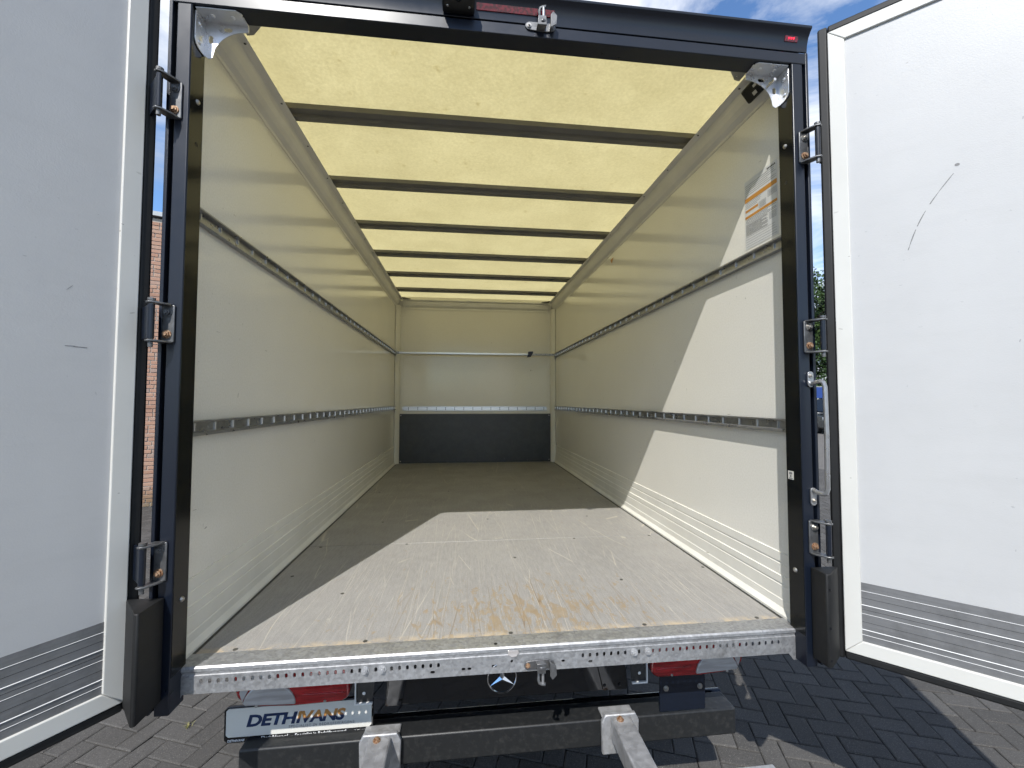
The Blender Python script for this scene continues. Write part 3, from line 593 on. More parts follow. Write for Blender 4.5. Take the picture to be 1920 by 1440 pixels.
def door(s, hx, hy, ang, label):
    """local axes: X along the door away from the hinge, Y out of the inner face, Z up"""
    DW, zb, zt, bw = 1.03, -0.052, 2.165, 0.048
    rz = math.atan2(-math.cos(ang), s * math.sin(ang))
    k = -s                       # inner face points to local +Y on the left door, -Y on the right one after rotation
    k = 1 if s < 0 else -1
    def B(mb, a, b): return mb.box((a[0], k * a[1], a[2]), (b[0], k * b[1], b[2]))
    d = put('rear_door', B(MB(), (-0.022, -0.046, zb - 0.020), (DW, -0.012, zt + 0.020)).mesh('rear_door'), 'navy', TRUCK, (hx, hy, F), (0, 0, rz), bevel=0.004)
    d['label'] = label
    # rubber edge all round
    for a, b in (((-0.030, zb - 0.028), (-0.0005, zt + 0.028)), ((DW + 0.0005, zb - 0.028), (DW + 0.030, zt + 0.028))):
        put('edge_seal', B(MB(), (a[0], -0.030, a[1]), (b[0], -0.004, b[1])).mesh('edge_seal'), 'rubber', d, bevel=0.006)
    for a, b in ((zb - 0.028, zb - 0.0005), (zt + 0.0005, zt + 0.028)):
        put('edge_seal', B(MB(), (0.0, -0.030, a), (DW, -0.0045, b)).mesh('edge_seal'), 'rubber', d, bevel=0.006)
    # mitred border
    o_ = [(0, zb), (DW, zb), (DW, zt), (0, zt)]; i_ = [(bw, zb + bw), (DW - bw, zb + bw), (DW - bw, zt - bw), (bw, zt - bw)]
    for j in range(4):
        q = (j + 1) % 4; g = 0.0003
        cen = [(o_[j][0] + o_[q][0] + i_[j][0] + i_[q][0]) / 4, (o_[j][1] + o_[q][1] + i_[j][1] + i_[q][1]) / 4]
        poly = [(p[0] + (cen[0] - p[0]) * g, p[1] + (cen[1] - p[1]) * g) for p in (o_[j], o_[q], i_[q], i_[j])]
        put('border_strip', MB().prism(poly, 1, k * -0.011, 0.0).mesh('border_strip'), 'border', d, bevel=0.003)
    put('inner_panel', B(MB(), (bw - 0.004, -0.011, 0.185), (DW - bw + 0.004, -0.007, zt - bw + 0.004)).mesh('inner_panel'), 'door_panel', d)
    put('kick_plate', B(MB(), (bw - 0.003, -0.0105, zb + bw - 0.003), (DW - bw + 0.003, -0.0058, 0.193)).mesh('kick_plate'), 'kick', d)
    for z, w_, h_ in ((0.165, 0.0009, 0.0008), (0.118, 0.0016, 0.0016), (0.089, 0.0008, 0.0008), (0.036, 0.0016, 0.0016), (0.0185, 0.0009, 0.0008)):
        put('kick_plate_ridge', MB().prism([(k * -0.0060, z - w_), (k * (-0.0058 + h_), z - w_ * 0.3), (k * (-0.0058 + h_), z + w_ * 0.3), (k * -0.0060, z + w_)], 0, bw - 0.002, DW - bw + 0.002).mesh('kick_plate_ridge'), 'ridge', d)
    for z in (0.142, 0.103, 0.062):
        put('kick_plate_groove', B(MB(), (bw - 0.002, -0.0060, z - 0.0006), (DW - bw + 0.002, -0.0056, z + 0.0006)).mesh('kick_plate_groove'), 'screw', d)
    return d, k
dl, kl = door(-1, -1.13, -0.125, R(35), 'open rear door at the left edge of the photograph')
dr, kr = door(1, 1.15, -0.13, R(45), 'open rear door at the right edge of the photograph')
# rub marks on the right door
mb = MB()
arcp = [(0.314 - 0.118 * t - 0.030 * math.sin(math.pi * t) * 0.55, 1.545 - 0.232 * t) for t in np.linspace(0.0, 1.0, 26)]
for i in range(25):
    if i in (0, 10, 11, 17): continue
    w_ = 0.0006 + 0.0011 * abs(math.sin(i * 0.55)); (a, b), (c_, d_) = arcp[i], arcp[i + 1]
    mb.add([(a - w_, kr * -0.0066, b), (a + w_, kr * -0.0066, b), (c_ + w_, kr * -0.0066, d_), (c_ - w_, kr * -0.0066, d_)], [(0, 1, 2, 3)])
mb.add([(x, kr * -0.0066, z) for x, z in oval(0.316, 1.561, 0.006, 0.005, 10)], [tuple(range(10))])
put('rub_mark', mb.mesh('rub_mark'), 'print_grey', dr)
mb = MB()
for x, z, L, a in ((0.106, 0.955, 0.028, 0.03), (0.13, 0.957, 0.02, -0.05), (0.14, 1.12, 0.018, -0.9), (0.03, 0.93, 0.014, 0.1)):
    dx, dz = math.cos(a) * L, math.sin(a) * L; mb.add([(x, kl * -0.0066, z), (x + dx, kl * -0.0066, z + dz), (x + dx, kl * -0.0066, z + dz + 0.0018), (x, kl * -0.0066, z + 0.0018)], [(0, 1, 2, 3)])
put('rub_mark', mb.mesh('rub_mark'), 'print_grey', dl)

# grab handle on the right post
gh = part('grab_handle', MB().tube([(1.052, -0.126, 0.872), (1.053, -0.140, 0.878), (1.056, -0.158, 0.882), (1.060, -0.168, 0.878), (1.062, -0.172, 0.862), (1.062, -0.174, 0.70), (1.062, -0.172, 0.512), (1.060, -0.168, 0.498), (1.056, -0.156, 0.494), (1.052, -0.140, 0.497), (1.049, -0.126, 0.503)], 0.0075, 10), 'rail_steel', TRUCK, smooth=True)
for z0, z1, zb_ in ((0.862, 0.918, 0.902), (0.448, 0.510, 0.466)):
    put('handle_lug', MB().plate(slot(1.050, (z0 + z1) / 2, 0.022, z1 - z0, 8), [], 1, -0.1275, -0.1215).mesh('handle_lug'), 'rail_steel', gh, bevel=0.0015)
    put('handle_bolt', bolt_mb((1.050, -0.1275, zb_), (0, -1, 0), 0.006, 0.004).mesh('handle_bolt'), 'bolt', gh)

# rubber buffers
for s in (-1, 1):
    yb = -0.187 if s > 0 else -0.222
    bu = part('rubber_buffer', MB().prism([(s * 1.034, -0.1225), (s * 1.034, yb + 0.004), (s * 1.037, yb), (s * (1.050 if s > 0 else 1.046), yb), (s * 1.130, -0.131), (s * 1.130, -0.1225)], 2, -0.060 if s < 0 else -0.068, 0.236), 'rubber', TRUCK, bevel=0.006)  # outer flank widened to stop sun passing through the hinge gap
    for z in ((0.185, 0.06, -0.045) if s > 0 else ()): put('buffer_recess', MB().cyl((s * 1.0445, yb - 0.0006, z), (s * 1.0445, yb + 0.005, z), 0.004, 12).mesh('buffer_recess'), 'black_gloss', bu)

# galvanised sill
part('sill_top', MB().prism([(0.0, -0.004), (0.0, 0.0022), (-0.058, 0.0022), (-0.066, 0.0008), (-0.0705, -0.004), (-0.0712, -0.012), (-0.0665, -0.018), (-0.0665, -0.024), (-0.0695, -0.026), (-0.0665, -0.027), (-0.0635, -0.020), (-0.060, -0.004)], 0, -1.052, 1.052), 'galv', TRUCK, smooth=True)
holes = []
bolts_x = (-0.473, -0.420, 0.415, 0.464)
for x0, n in ((-0.957, 30), (0.236, 30)):
    for i in range(n):
        x = x0 + i * 0.0246
        if min(abs(x - b) for b in bolts_x) > 0.011: holes.append(slot(x, -0.043, 0.0090, 0.0145))
for x, z, w_, h_ in ((-0.262, -0.064, 0.015, 0.009), (-0.163, -0.061, 0.013, 0.009), (-0.144, -0.061, 0.013, 0.009), (-0.063, -0.058, 0.017, 0.009), (-0.005, -0.046, 0.009, 0.009), (0.168, -0.056, 0.012, 0.008), (0.262, -0.064, 0.015, 0.009)):
    holes.append(slot(x, z, w_, h_))
sill = part('sill_face', MB().plate([(-1.052, -0.0262), (-1.052, -0.108), (-1.022, -0.108), (-1.010, -0.0790), (0.988, -0.0845), (1.006, -0.108), (1.040, -0.108), (1.040, -0.0262)], holes, 1, -0.0695, -0.0665), 'galv', TRUCK)
for x in bolts_x: put('sill_bolt', bolt_mb((x, -0.0697, -0.0435), (0, -1, 0), 0.0095, 0.009).mesh('sill_bolt'), 'galv_rough', sill)
put('sill_hole_plug', MB().cyl((-0.057, -0.049, 0.0020), (-0.057, -0.049, 0.0028), 0.006, 12).mesh('sill_hole_plug'), 'rubber', sill)
put('sealing_tape', MB().prism([(-0.018, -0.010), (0.016, -0.011), (0.019, -0.020), (0.010, -0.031), (-0.006, -0.033), (-0.017, -0.024)], 1, -0.0722, -0.0698).mesh('sealing_tape'), 'clear', sill, bevel=0.001)

# underbody
for s in (-1, 1):
    part('chassis_rail', MB().box((s * 0.34, 0.34, -0.40), (s * 0.41, 5.6, -0.20)), 'black', TRUCK)
    wh = part('rear_wheel', MB().cyl((s * 0.62, 1.55, -0.585), (s * 0.86, 1.55, -0.585), 0.345, 28), 'tyre', TRUCK, bevel=0.03)
    put('wheel_rim', MB().cyl((s * 0.80, 1.55, -0.585), (s * 0.865, 1.55, -0.585), 0.20, 24).mesh('wheel_rim'), 'pole', wh)
for i in range(6): part('cross_member', MB().box((-1.03, 0.30 + 0.7 * i, -0.20), (1.03, 0.36 + 0.7 * i, -0.0235)), 'black', TRUCK)
part('rear_cross_member', MB().box((-1.0, 0.045, -0.075), (1.0, 0.10, -0.0235)), 'black', TRUCK)

# rear lamps
for s in (-1, 1):
    x0, x1, zt, zb, y = 0.575, 0.972, -0.120, -0.284, 0.150
    out = [(s * x, z) for x, z in [(x0, zt), (x0, zb + 0.028), (x0 + 0.008, zb + 0.012), (x0 + 0.028, zb + 0.002), (x0 + 0.20, zb - 0.002), (x1 - 0.09, zb + 0.004), (x1 - 0.04, zb + 0.014), (x1 - 0.012, zb + 0.040), (x1, zb + 0.080), (x1, zt)]]
    lm = part('rear_lamp', MB().prism(out, 1, y, y + 0.055), 'red', TRUCK, bevel=0.010, seg=3)
    dome = [(x0 + 0.185 + 0.0, zb + 0.010)] + [(x0 + 0.275 - 0.090 * math.cos(R(t)), zb + 0.010 + 0.080 * math.sin(R(t))) for t in range(10, 171, 16)] + [(x0 + 0.355, zb + 0.016)]
    put('clear_lens', MB().prism([(s * a, b) for a, b in dome], 1, y - 0.007, y + 0.01).mesh('clear_lens'), 'clear', lm, bevel=0.004)
    put('clear_lens', MB().prism([(s * a, b) for a, b in [(x0 + 0.272, zb + 0.098), (x0 + 0.310, zb + 0.092), (x0 + 0.345, zb + 0.070), (x0 + 0.366, zb + 0.026), (x0 + 0.376, zb + 0.060), (x0 + 0.366, zb + 0.100), (x0 + 0.376, zt - 0.004), (x0 + 0.250, zt - 0.004)]], 1, y - 0.004, y + 0.01).mesh('clear_lens'), 'clear', lm, bevel=0.003)
    put('lens_ridge', MB().prism([(s * (x0 + 0.02), zb + 0.074), (s * (x0 + 0.18), zb + 0.082), (s * (x0 + 0.18), zb + 0.088), (s * (x0 + 0.02), zb + 0.080)], 1, y - 0.004, y + 0.004).prism([(s * (x0 + 0.02), zb + 0.034), (s * (x0 + 0.165), zb + 0.036), (s * (x0 + 0.165), zb + 0.041), (s * (x0 + 0.02), zb + 0.040)], 1, y - 0.003, y + 0.004).mesh('lens_ridge'), 'red', lm, bevel=0.0015)
    for x, z in ((x0 + 0.085, zb + 0.010), (x1 - 0.078, zb + 0.010)): put('lamp_screw', dome_mb((s * x, y, z), (0, -1, 0), 0.005, 0.004).mesh('lamp_screw'), 'bolt', lm)
    # hanger plates under the sill
    hp = part('sill_hanger', MB().prism([(s * 0.492, -0.287), (s * 0.548, -0.287), (s * 0.548, -0.10), (s * 0.475, -0.10)], 1, 0.142, 0.147), 'black', TRUCK)
    put('hanger_lip', MB().prism([(s * 0.490, -0.2875), (s * 0.5525, -0.2875), (s * 0.5525, -0.10), (s * 0.5485, -0.10), (s * 0.5485, -0.2815), (s * 0.490, -0.2815)], 1, 0.134, 0.1415).mesh('hanger_lip'), 'bright_edge', hp)
    put('hanger_stud', dome_mb((s * 0.522, 0.142, -0.252), (0, -1, 0), 0.006, 0.003).mesh('hanger_stud'), 'bright_edge', hp)
    # bracket behind lamp down to the beam
    if s < 0: continue
    pb = part('beam_bracket', MB().box((s * 0.616, 0.166, -0.425), (s * 0.808, 0.172, -0.23)), 'navy', TRUCK, bevel=0.001)
    for x, z in ((0.642, -0.335), (0.785, -0.335)): put('bracket_bolt', bolt_mb((s * x, 0.166, z), (0, -1, 0), 0.008, 0.007).mesh('bracket_bolt'), 'bolt', pb)
# number plate carrier
pl = part('plate_holder', MB().plate(slot(-0.7605, -0.367, 0.532, 0.131, 8)[:0] or [(-1.0265 + 0.012, -0.432), (-0.507, -0.432), (-0.496, -0.421), (-0.496, -0.313), (-0.507, -0.302), (-1.0145, -0.302), (-1.0265, -0.314), (-1.0265, -0.420)], [], 1, 0.2145, 0.226), 'black_gloss', TRUCK, bevel=0.002, loc=(-0.006, 0, F - 0.011))
put('plate_face', MB().plate([(-1.018, -0.401), (-1.010, -0.409), (-0.510, -0.409), (-0.502, -0.401), (-0.502, -0.316), (-0.510, -0.308), (-1.010, -0.308), (-1.018, -0.316)], [], 1, 0.212, 0.2155).mesh('plate_face'), 'plate', pl)
def plate_text(body, x, z, size, mat, shear=0.0, space=1.0, bold=0.0, name='lettering', sx=1.0):
    o = put(name, text_mesh(body, size, shear, space, 0.0003, bold), mat, pl, (x, 0.2116, z), (R(90), 0, 0)); o.scale = (sx, 1, 1); return o
plate_text('DETH', -0.950, -0.374, 0.056, 'print_navy', 0.22, 0.94, 0.0022, sx=1.24)
plate_text('IVANS', -0.776, -0.374, 0.056, 'logo2', 0.22, 0.94, 0.0022, sx=1.16)
plate_text('SPECIALIST IN BEDRIJFSWAGENS', -0.800, -0.391, 0.0135, 'print_grey', 0.0, 1.22)
def strip_text(body, x, z, size, shear=0.0, bold=0.0, sx=1.0):
    o = put('lettering', text_mesh(body, size, shear, 1.0, 0.0003, bold), 'print_white', pl, (x, 0.2138, z), (R(90), 0, 0)); o.scale = (sx, 1, 1)
strip_text('DethiVans.nl', -0.897, -0.4265, 0.0185, 0.0, 0.0002)
strip_text('Specialist in Bedrijfswagens!', -0.778, -0.4255, 0.0165, 0.0, 0.0003)
strip_text('DETHIVANS', -1.014, -0.4265, 0.011, 0.25, 0.0002); strip_text('DETHIVANS', -0.566, -0.4265, 0.011, 0.25, 0.0002)

# bumper panel with emblem
bp = part('bumper_panel', MB().prism([(-0.46, -0.346), (0.50, -0.352), (0.478, -0.10), (-0.438, -0.10)], 1, 0.205, 0.225), 'black_gloss', TRUCK, bevel=0.004)
for x in (-0.400, 0.400, 0.462): put('panel_bolt', bolt_mb((x, 0.205, -0.327), (0, -1, 0), 0.007, 0.006).mesh('panel_bolt'), 'rubber', bp)
for q in ([(-0.455, -0.3445), (-0.395, -0.3445), (-0.345, -0.10), (-0.430, -0.10)], [(0.395, -0.349), (0.492, -0.349), (0.470, -0.10), (0.335, -0.10)]): put('panel_rib', MB().prism(q, 1, 0.199, 0.2045).mesh('panel_rib'), 'black_gloss', bp, bevel=0.003)
EX, EZ, ER, EY = -0.012, -0.272, 0.056, 0.203
ring = [(EX + ER * math.cos(R(t)), EY, EZ + ER * math.sin(R(t))) for t in range(0, 361, 10)]
em = part('star_emblem', MB().tube(ring, 0.0030, 8), 'chrome', TRUCK, smooth=True)
st = MB()
for a in (90, 210, 330):
    tip = (EX + 0.054 * math.cos(R(a)), EY - 0.001, EZ + 0.054 * math.sin(R(a))); l_ = (EX + 0.011 * math.cos(R(a + 60)), EY, EZ + 0.011 * math.sin(R(a + 60))); r_ = (EX + 0.011 * math.cos(R(a - 60)), EY, EZ + 0.011 * math.sin(R(a - 60))); cc = (EX, EY - 0.008, EZ)
    st.add([tip, l_, cc, r_], [(0, 1, 2), (0, 2, 3)])
sme = bpy.data.meshes.new('emblem_star'); sme.from_pydata(st.v, [], st.f); put('emblem_star', sme, 'chrome', em)

part('cross_tube', MB().cyl((-0.95, 0.300, -0.470), (0.95, 0.300, -0.470), 0.026, 16), 'black_gloss', TRUCK, smooth=True)
beam = part('underrun_beam', MB().box((-0.955, 0.160, -0.532), (0.935, 0.262, -0.430)), 'black', TRUCK, bevel=0.006)
for s, xa in ((-1, -0.462), (1, 0.442)):
    arm = part('step_arm', MB().box((xa - 0.040, -0.16, -0.485), (xa + 0.040, 0.135, -0.405)), 'galv_rough', TRUCK, bevel=0.006)
    put('arm_clamp', MB().prism([(xa - 0.072, -0.545), (xa + 0.072, -0.545), (xa + 0.074, -0.425), (xa + 0.060, -0.398), (xa - 0.060, -0.398), (xa - 0.074, -0.425)], 1, 0.1355, 0.1535).box((xa - 0.066, 0.1536, -0.427), (xa + 0.066, 0.215, -0.4195)).mesh('arm_clamp'), 'galv_rough', arm, bevel=0.004)
    put('clamp_bolt', bolt_mb((xa - 0.008, 0.118, -0.4049), (0, 0, 1), 0.010, 0.008).mesh('clamp_bolt'), 'rust', arm)
step = part('rear_step', MB().box((-0.84, -0.365, -0.425), (0.845, -0.162, -0.374)), 'galv_rough', TRUCK, bevel=0.004)
# stickers on the right wall
sheet = part('information_label', MB().box((1.0488, 0.008, 1.468), (1.0496, 0.200, 1.766)), 'paper', TRUCK)
XL = 1.0485
def lb(name, y0, y1, z0, z1, mat): put(name, MB().box((XL - 0.0002, y0, z0), (XL + 0.0005, y1, z1)).mesh(name), mat, sheet)
lb('orange_bar', 0.010, 0.198, 1.672, 1.690, 'orange'); lb('orange_bar', 0.118, 0.196, 1.628, 1.638, 'orange'); lb('orange_bar', 0.010, 0.198, 1.600, 1.611, 'orange')
mb = MB(); rn = random.Random(5)
def lines(y0, y1, z0, z1, dz, hh):
    z = z1
    while z > z0:
        e = y0 + (y1 - y0) * rn.choice((0.0, 0.0, 0.05, 0.25)); mb.box((XL, e, z - hh), (XL + 0.0004, y1, z)); z -= dz
lines(0.015, 0.195, 1.697, 1.745, 0.0085, 0.0016); lines(0.10, 0.195, 1.642, 1.668, 0.007, 0.0012); lines(0.015, 0.195, 1.575, 1.596, 0.0058, 0.0016); lines(0.065, 0.195, 1.525, 1.573, 0.0042, 0.0018); lines(0.015, 0.055, 1.545, 1.570, 0.005, 0.0014); lines(0.015, 0.195, 1.474, 1.520, 0.0105, 0.0010)
for a, b, c_, d_ in ((0.012, 0.060, 1.638, 1.662), (0.072, 0.112, 1.615, 1.640)):
    mb.box((XL, a, c_), (XL + 0.0004, b, c_ + 0.001)).box((XL, a, d_), (XL + 0.0004, b, d_ + 0.001)).box((XL, a, c_), (XL + 0.0004, a + 0.001, d_)).box((XL, b, c_), (XL + 0.0004, b + 0.001, d_))
    for z in np.arange(c_ + 0.004, d_ - 0.002, 0.004): mb.box((XL, a + 0.003, z), (XL + 0.0004, b - 0.003, z + 0.0013))
put('printed_lines', mb.mesh('printed_lines'), 'print_grey', sheet)
mb = MB()
for i in range(6): mb.prism([(0.016 + i * 0.008, 1.750), (0.0215 + i * 0.008, 1.750), (0.0235 + i * 0.008, 1.757), (0.018 + i * 0.008, 1.757)], 0, XL - 0.0001, XL + 0.0004)
put('printed_logo', mb.mesh('printed_logo'), 'screw', sheet)
part('arrow_sticker', MB().prism([(1.83, 1.995), (1.905, 1.995), (1.868, 1.955)], 0, 1.0488, 1.0497), 'orange', TRUCK)

# ------------------------------------------------------------------ load bar resting in the rails at the front wall
lbz = 1.422 + F; lby = LEN - 0.118
lbar = empty('load_bar', (0, lby, lbz)); tag(lbar, 'aluminium load bar with blue clamp spanning the cargo bay at the front wall', 'load bar')
put('bar_tube', MB().prism([(-0.014, -0.018), (0.014, -0.018), (0.019, -0.010), (0.019, 0.010), (0.014, 0.018), (-0.014, 0.018), (-0.019, 0.010), (-0.019, -0.010)], 0, -0.99, 0.70).mesh('bar_tube'), 'alu', lbar)
put('bar_extension', MB().box((0.70, -0.013, -0.013), (0.99, 0.013, 0.013)).mesh('bar_extension'), 'rail_steel', lbar, bevel=0.002)
put('bar_clamp', MB().prism([(0.655, -0.035), (0.705, -0.030), (0.735, 0.028), (0.730, 0.040), (0.672, 0.036)], 1, -0.032, 0.026).mesh('bar_clamp'), 'blue', lbar, bevel=0.005)
for x0, x1 in ((-1.027, -0.988), (0.988, 1.027)): put('bar_end', MB().box((x0, -0.012, -0.017), (x1, 0.012, 0.017)).mesh('bar_end'), 'rail_steel', lbar, bevel=0.003)
for x in (0.78, 0.84, 0.90, 0.96): put('adjusting_hole', MB().cyl((x, -0.0136, 0.002), (x, -0.012, 0.002), 0.005, 10).mesh('adjusting_hole'), 'screw', lbar)

# ------------------------------------------------------------------ brick building on the left
BD = Vector((0.911, 0.413, 0)).normalized(); ba = math.atan2(BD.y, BD.x)
bld = empty('brick_building', (-5.25, 6.13, 0), ba); tag(bld, 'red brick building with grey coping seen past the left door', 'building')
BL, BR_, BH, CH = -7.0, 2.6, 4.79, 0.0666
put('wall', MB().box((BL, 0.008, 0), (BR_, 3.4, BH)).mesh('wall'), 'mortar', bld)
bl, bh_, bd_ = 0.213, 0.055, 0.10
def brick_geo(L):
    h = L / 2; y0 = 0.0; e = 0.003
    v = [(-h, 0.03, 0), (h, 0.03, 0), (h, 0.03, bh_), (-h, 0.03, bh_), (-h, y0 + e, 0), (h, y0 + e, 0), (h, y0 + e, bh_), (-h, y0 + e, bh_), (-h + e, y0, e), (h - e, y0, e), (h - e, y0, bh_ - e), (-h + e, y0, bh_ - e)]
    f = [(8, 9, 10, 11)] + [(4 + i, 4 + (i + 1) % 4, 8 + (i + 1) % 4, 8 + i) for i in range(4)] + [(i, (i + 1) % 4, 4 + (i + 1) % 4, 4 + i) for i in range(4)]
    return v, f
bms = {}
for L in (bl, bl / 2 - 0.006): bms[L] = MB().add(*brick_geo(L)).mesh('brick')
rn = random.Random(11); mv, mf, mr = [], [], []
nrow = int(BH / CH)
for r_ in range(nrow):
    z = r_ * CH + 0.006; x = BL + rn.choice((0.0, 0.055, 0.11, 0.165)) + (0.11 if r_ % 2 else 0)
    while x < BR_ - 0.12:
        L = bl if rn.random() < 0.72 else bl / 2 - 0.006
        xc = x + L / 2; yo = rn.uniform(-0.003, 0.002); x += L + 0.011
        if x > BR_: break
        if -0.22 < xc < 0.22 and sum(1 for _ in bld.children) < 290:
            put('brick', bms[L], 'brick_single', bld, (xc, yo, z), (0, rn.gauss(0, 0.004), 0))
        else:
            v, f = brick_geo(L); k = len(mv); mv += [(a + xc, b + yo, c_ + z) for a, b, c_ in v]; mf += [tuple(i + k for i in q) for q in f]; mr += [rn.random()] * len(f)
me = bpy.data.meshes.new('brick_field'); me.from_pydata(mv, [], mf); a_ = me.attributes.new('rnd', 'FLOAT', 'FACE'); a_.data.foreach_set('value', mr)
bf = put('brick_field', me, 'brick_mass', bld); bf['kind'] = 'stuff'
put('coping', MB().box((BL - 0.05, -0.045, BH + 0.026), (BR_ + 0.05, 0.30, BH + 0.105)).mesh('coping'), 'coping', bld, bevel=0.006)
put('coping_shadow_strip', MB().box((BL - 0.02, -0.012, BH + 0.001), (BR_ + 0.02, 0.25, BH + 0.0255)).mesh('coping_shadow_strip'), 'rubber', bld)  # solid near-black strip, colours in the shadow line under the coping
put('flat_roof', MB().box((BL, 0.31, BH + 0.001), (BR_, 3.4, BH + 0.05)).mesh('flat_roof'), 'roofing', bld)

# ------------------------------------------------------------------ dark van parked on the right
HD = Vector((-0.30, -0.954, 0)).normalized()
vx_ = math.atan2(HD.y, HD.x)
van = empty('parked_van', (19.62, 18.55, 0), vx_)      # local +X is the nose, origin at the front bumper
tag(van, 'dark grey van parked beyond the right hinges, under the trees', 'van')
hw_ = 0.95
prof = [(0.0, 0.28), (0.02, 0.62), (-0.10, 0.92), (-0.95, 1.10), (-4.85, 1.12), (-4.95, 0.70), (-4.92, 0.30)]
put('body', MB().prism([(x, z) for x, z in prof], 1, -hw_, hw_).mesh('body'), 'car', van, bevel=0.07, seg=3)
cab = MB().add([(-0.92, -0.90, 1.09), (-0.92, 0.90, 1.09), (-4.86, 0.90, 1.10), (-4.86, -0.90, 1.10), (-1.85, -0.74, 1.86), (-1.85, 0.74, 1.86), (-4.70, 0.76, 1.88), (-4.70, -0.76, 1.88)],
               [(0, 3, 2, 1), (4, 5, 6, 7), (0, 1, 5, 4), (1, 2, 6, 5), (2, 3, 7, 6), (3, 0, 4, 7)])
put('cabin', cab.mesh('cabin'), 'car', van, bevel=0.05, seg=3)
put('windscreen', MB().add([(-0.99, -0.80, 1.16), (-0.99, 0.80, 1.16), (-1.77, 0.67, 1.80), (-1.77, -0.67, 1.80)], [(0, 1, 2, 3)]).mesh('windscreen'), 'glass', van, (0.022, 0, 0.022))
for s in (-1, 1):
    def side(x, z, off=0.012): tt = (z - 1.09) / 0.78; return (x, s * (0.90 - 0.15 * tt + off), z)
    for x0, x1, xt0, xt1 in ((-1.15, -2.25, -1.82, -2.25), (-2.40, -3.5, -2.40, -3.5), (-3.65, -4.65, -3.65, -4.58)):
        put('side_window', MB().add([side(x0, 1.17), side(x1, 1.17), side(xt1, 1.76), side(xt0, 1.76)], [(0, 1, 2, 3)]).mesh('side_window'), 'glass', van)
    put('mirror', MB().box((-1.38, s * 0.93, 1.14), (-1.26, s * 1.13, 1.30)).mesh('mirror'), 'car', van, bevel=0.03, seg=3)
    put('headlight', MB().prism([(0.010, 0.66), (-0.20, 0.76), (-0.22, 0.90), (-0.05, 0.86)], 1, s * 0.62, s * 0.955).mesh('headlight'), 'lamp', van, bevel=0.015)
    put('door_handle', MB().box((-2.35, s * 0.95, 0.98), (-2.15, s * 0.975, 1.01)).mesh('door_handle'), 'chrome', van)
    put('side_sill', MB().box((-4.2, s * 0.93, 0.26), (-1.2, s * 0.965, 0.36)).mesh('side_sill'), 'black', van, bevel=0.01)
    for x in (-0.95, -4.05):
        w_ = put('wheel', MB().cyl((x, s * 0.72, 0.33), (x, s * 0.962, 0.33), 0.33, 26).mesh('wheel'), 'tyre', van, bevel=0.03)
        put('rim', MB().cyl((x, s * 0.90, 0.33), (x, s * 0.967, 0.33), 0.21, 18).mesh('rim'), 'pole', w_)
for z in (0.60, 0.68, 0.76): put('grille_bar', MB().box((-0.01, -0.55, z), (0.04, 0.55, z + 0.03)).mesh('grille_bar'), 'chrome', van)
put('lower_intake', MB().box((-0.02, -0.7, 0.34), (0.025, 0.7, 0.50)).mesh('lower_intake'), 'rubber', van, bevel=0.01)

# blue sign behind the van
sg_d = 28.0
sgn = empty('blue_signboard', (20.6, 21.9 + 1.2, 0), R(-42)); tag(sgn, 'blue signboard with white letter above the dark van', 'sign')
put('board', MB().box((-1.6, -0.03, 1.93), (1.6, 0.03, 2.62)).mesh('board'), 'sign', sgn, bevel=0.01)
put('board_frame', MB().box((-1.63, -0.035, 2.621), (1.63, 0.035, 2.66)).mesh('board_frame'), 'pole', sgn)
for x in (-1.3, 1.3): put('sign_post', MB().cyl((x, 0.07, 0), (x, 0.07, 2.6), 0.035, 12).mesh('sign_post'), 'pole', sgn)
put('lettering', text_mesh('V', 0.62, 0.35, 1.0, 0.004, 0.02), 'print_white', sgn, (-0.62, -0.036, 2.06), (R(90), 0, 0))
pole = put('lamp_post', MB().cyl((0, 0, 0), (0, 0, 3.2), 0.05, 12, 0.04).mesh('lamp_post'), 'pole', None, (22.3, 22.75, 0)); tag(pole, 'thin pale metal post in front of the trees', 'post')

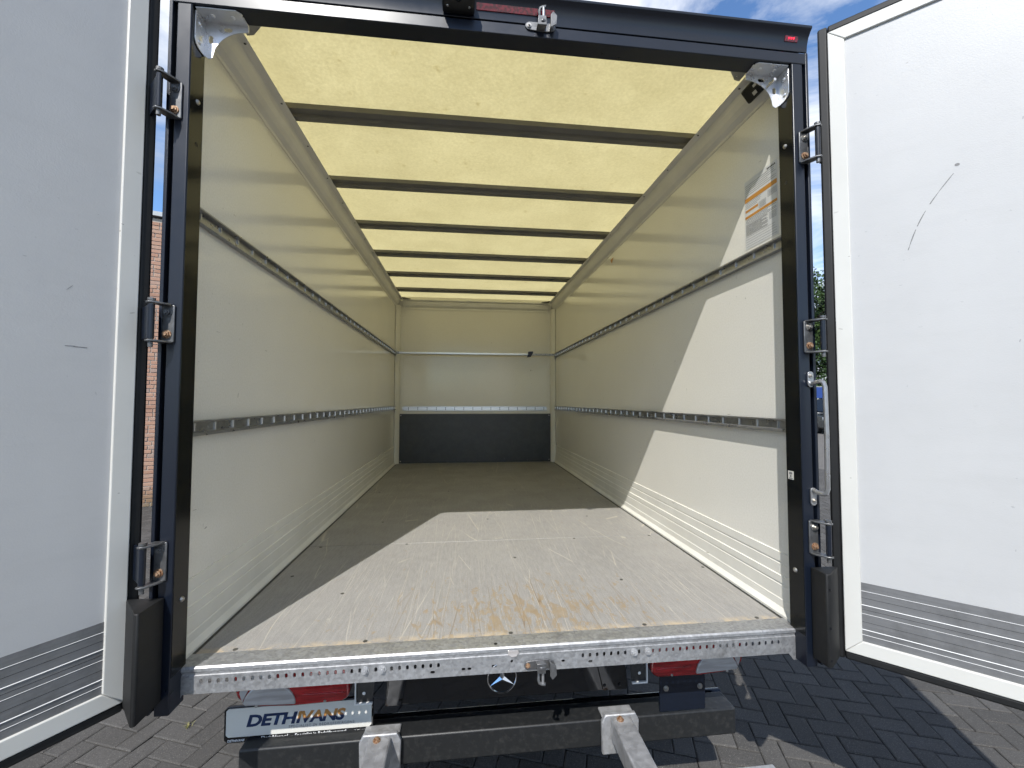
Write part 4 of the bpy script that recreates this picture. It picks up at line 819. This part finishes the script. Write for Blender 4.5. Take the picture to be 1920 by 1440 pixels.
# ------------------------------------------------------------------ trees
def tree(loc, h, rx, base, nleaf, mat, seed, label, leaf=0.20):
    rn = np.random.RandomState(seed); t = empty('tree', loc); tag(t, label, 'tree', 'trees behind the parked van')
    tr_ = MB(); tr_.tube([(0, 0, -0.05), (0.05, 0.02, h * 0.2), (-0.05, 0.06, h * 0.45), (0.02, 0, h * 0.8)], [0.26, 0.2, 0.14, 0.04], 10)
    cl = []
    for i in range(16):
        a = rn.uniform(0, 6.28); z0 = h * rn.uniform(0.15, 0.55); L = rx * rn.uniform(0.5, 0.95); z1 = z0 + h * rn.uniform(0.08, 0.3)
        p1 = (math.cos(a) * L, math.sin(a) * L, min(z1, h * 0.9)); tr_.tube([(0, 0, z0), (p1[0] * 0.5, p1[1] * 0.5, (z0 + p1[2]) * 0.5 + 0.2), p1], [0.09, 0.055, 0.02], 6); cl.append(p1)
    put('trunk', tr_.mesh('trunk'), 'bark', t, smooth=True)
    # clumps through the crown volume
    nc = 110; C = []
    while len(C) < nc:
        p = rn.uniform(-1, 1, 3)
        r = np.linalg.norm(p)
        if r > 1 or r < 0.35 and rn.rand() < 0.6: continue
        C.append((p[0] * rx, p[1] * rx, base + (h - base) * (p[2] * 0.5 + 0.5)))
    C = np.array(C); rad = rn.uniform(0.35, 0.95, nc) * rx * 0.30
    k = rn.randint(0, nc, nleaf); d = rn.normal(0, 1, (nleaf, 3)); d /= np.linalg.norm(d, axis=1)[:, None]
    P = C[k] + d * (rad[k] * rn.uniform(0.35, 1.05, nleaf) ** 0.7)[:, None]
    nrm = d + rn.normal(0, 0.7, (nleaf, 3)) + np.array([0, 0, 0.4]); nrm /= np.linalg.norm(nrm, axis=1)[:, None]
    u = np.cross(nrm, rn.normal(0, 1, (nleaf, 3))); u /= np.linalg.norm(u, axis=1)[:, None]; w = np.cross(nrm, u)
    s = leaf * rn.uniform(0.6, 1.25, nleaf)[:, None]
    Vv = np.stack([P - u * s * 0.62, P + w * s * 0.34, P + u * s * 0.62, P - w * s * 0.34], 1).reshape(-1, 3)
    me = bpy.data.meshes.new('crown'); me.from_pydata(Vv.tolist(), [], np.arange(nleaf * 4).reshape(-1, 4).tolist())
    a_ = me.attributes.new('rnd', 'FLOAT', 'FACE'); a_.data.foreach_set('value', np.clip(rn.beta(2, 3, nleaf) * 0.7 + rn.rand(nc)[k] * 0.3, 0, 1))
    put('crown', me, mat, t)
tree((23.4, 26.2, 0), 10.6, 3.6, 1.6, 16000, 'leaf_a', 1, 'tall broadleaf tree rising above the dark van')
tree((27.5, 25.6, 0), 9.4, 3.4, 1.2, 11000, 'leaf_b', 2, 'darker tree to the right of the tall one, mostly behind the right door')
tree((20.2, 28.8, 0), 9.8, 3.4, 1.4, 11000, 'leaf_b', 3, 'darker tree left of the tall one, beside the right rear post')
tree((23.0, 24.2, 0), 3.4, 1.9, 0.15, 7000, 'leaf_a', 4, 'low bushy tree just above the van roof', 0.14)
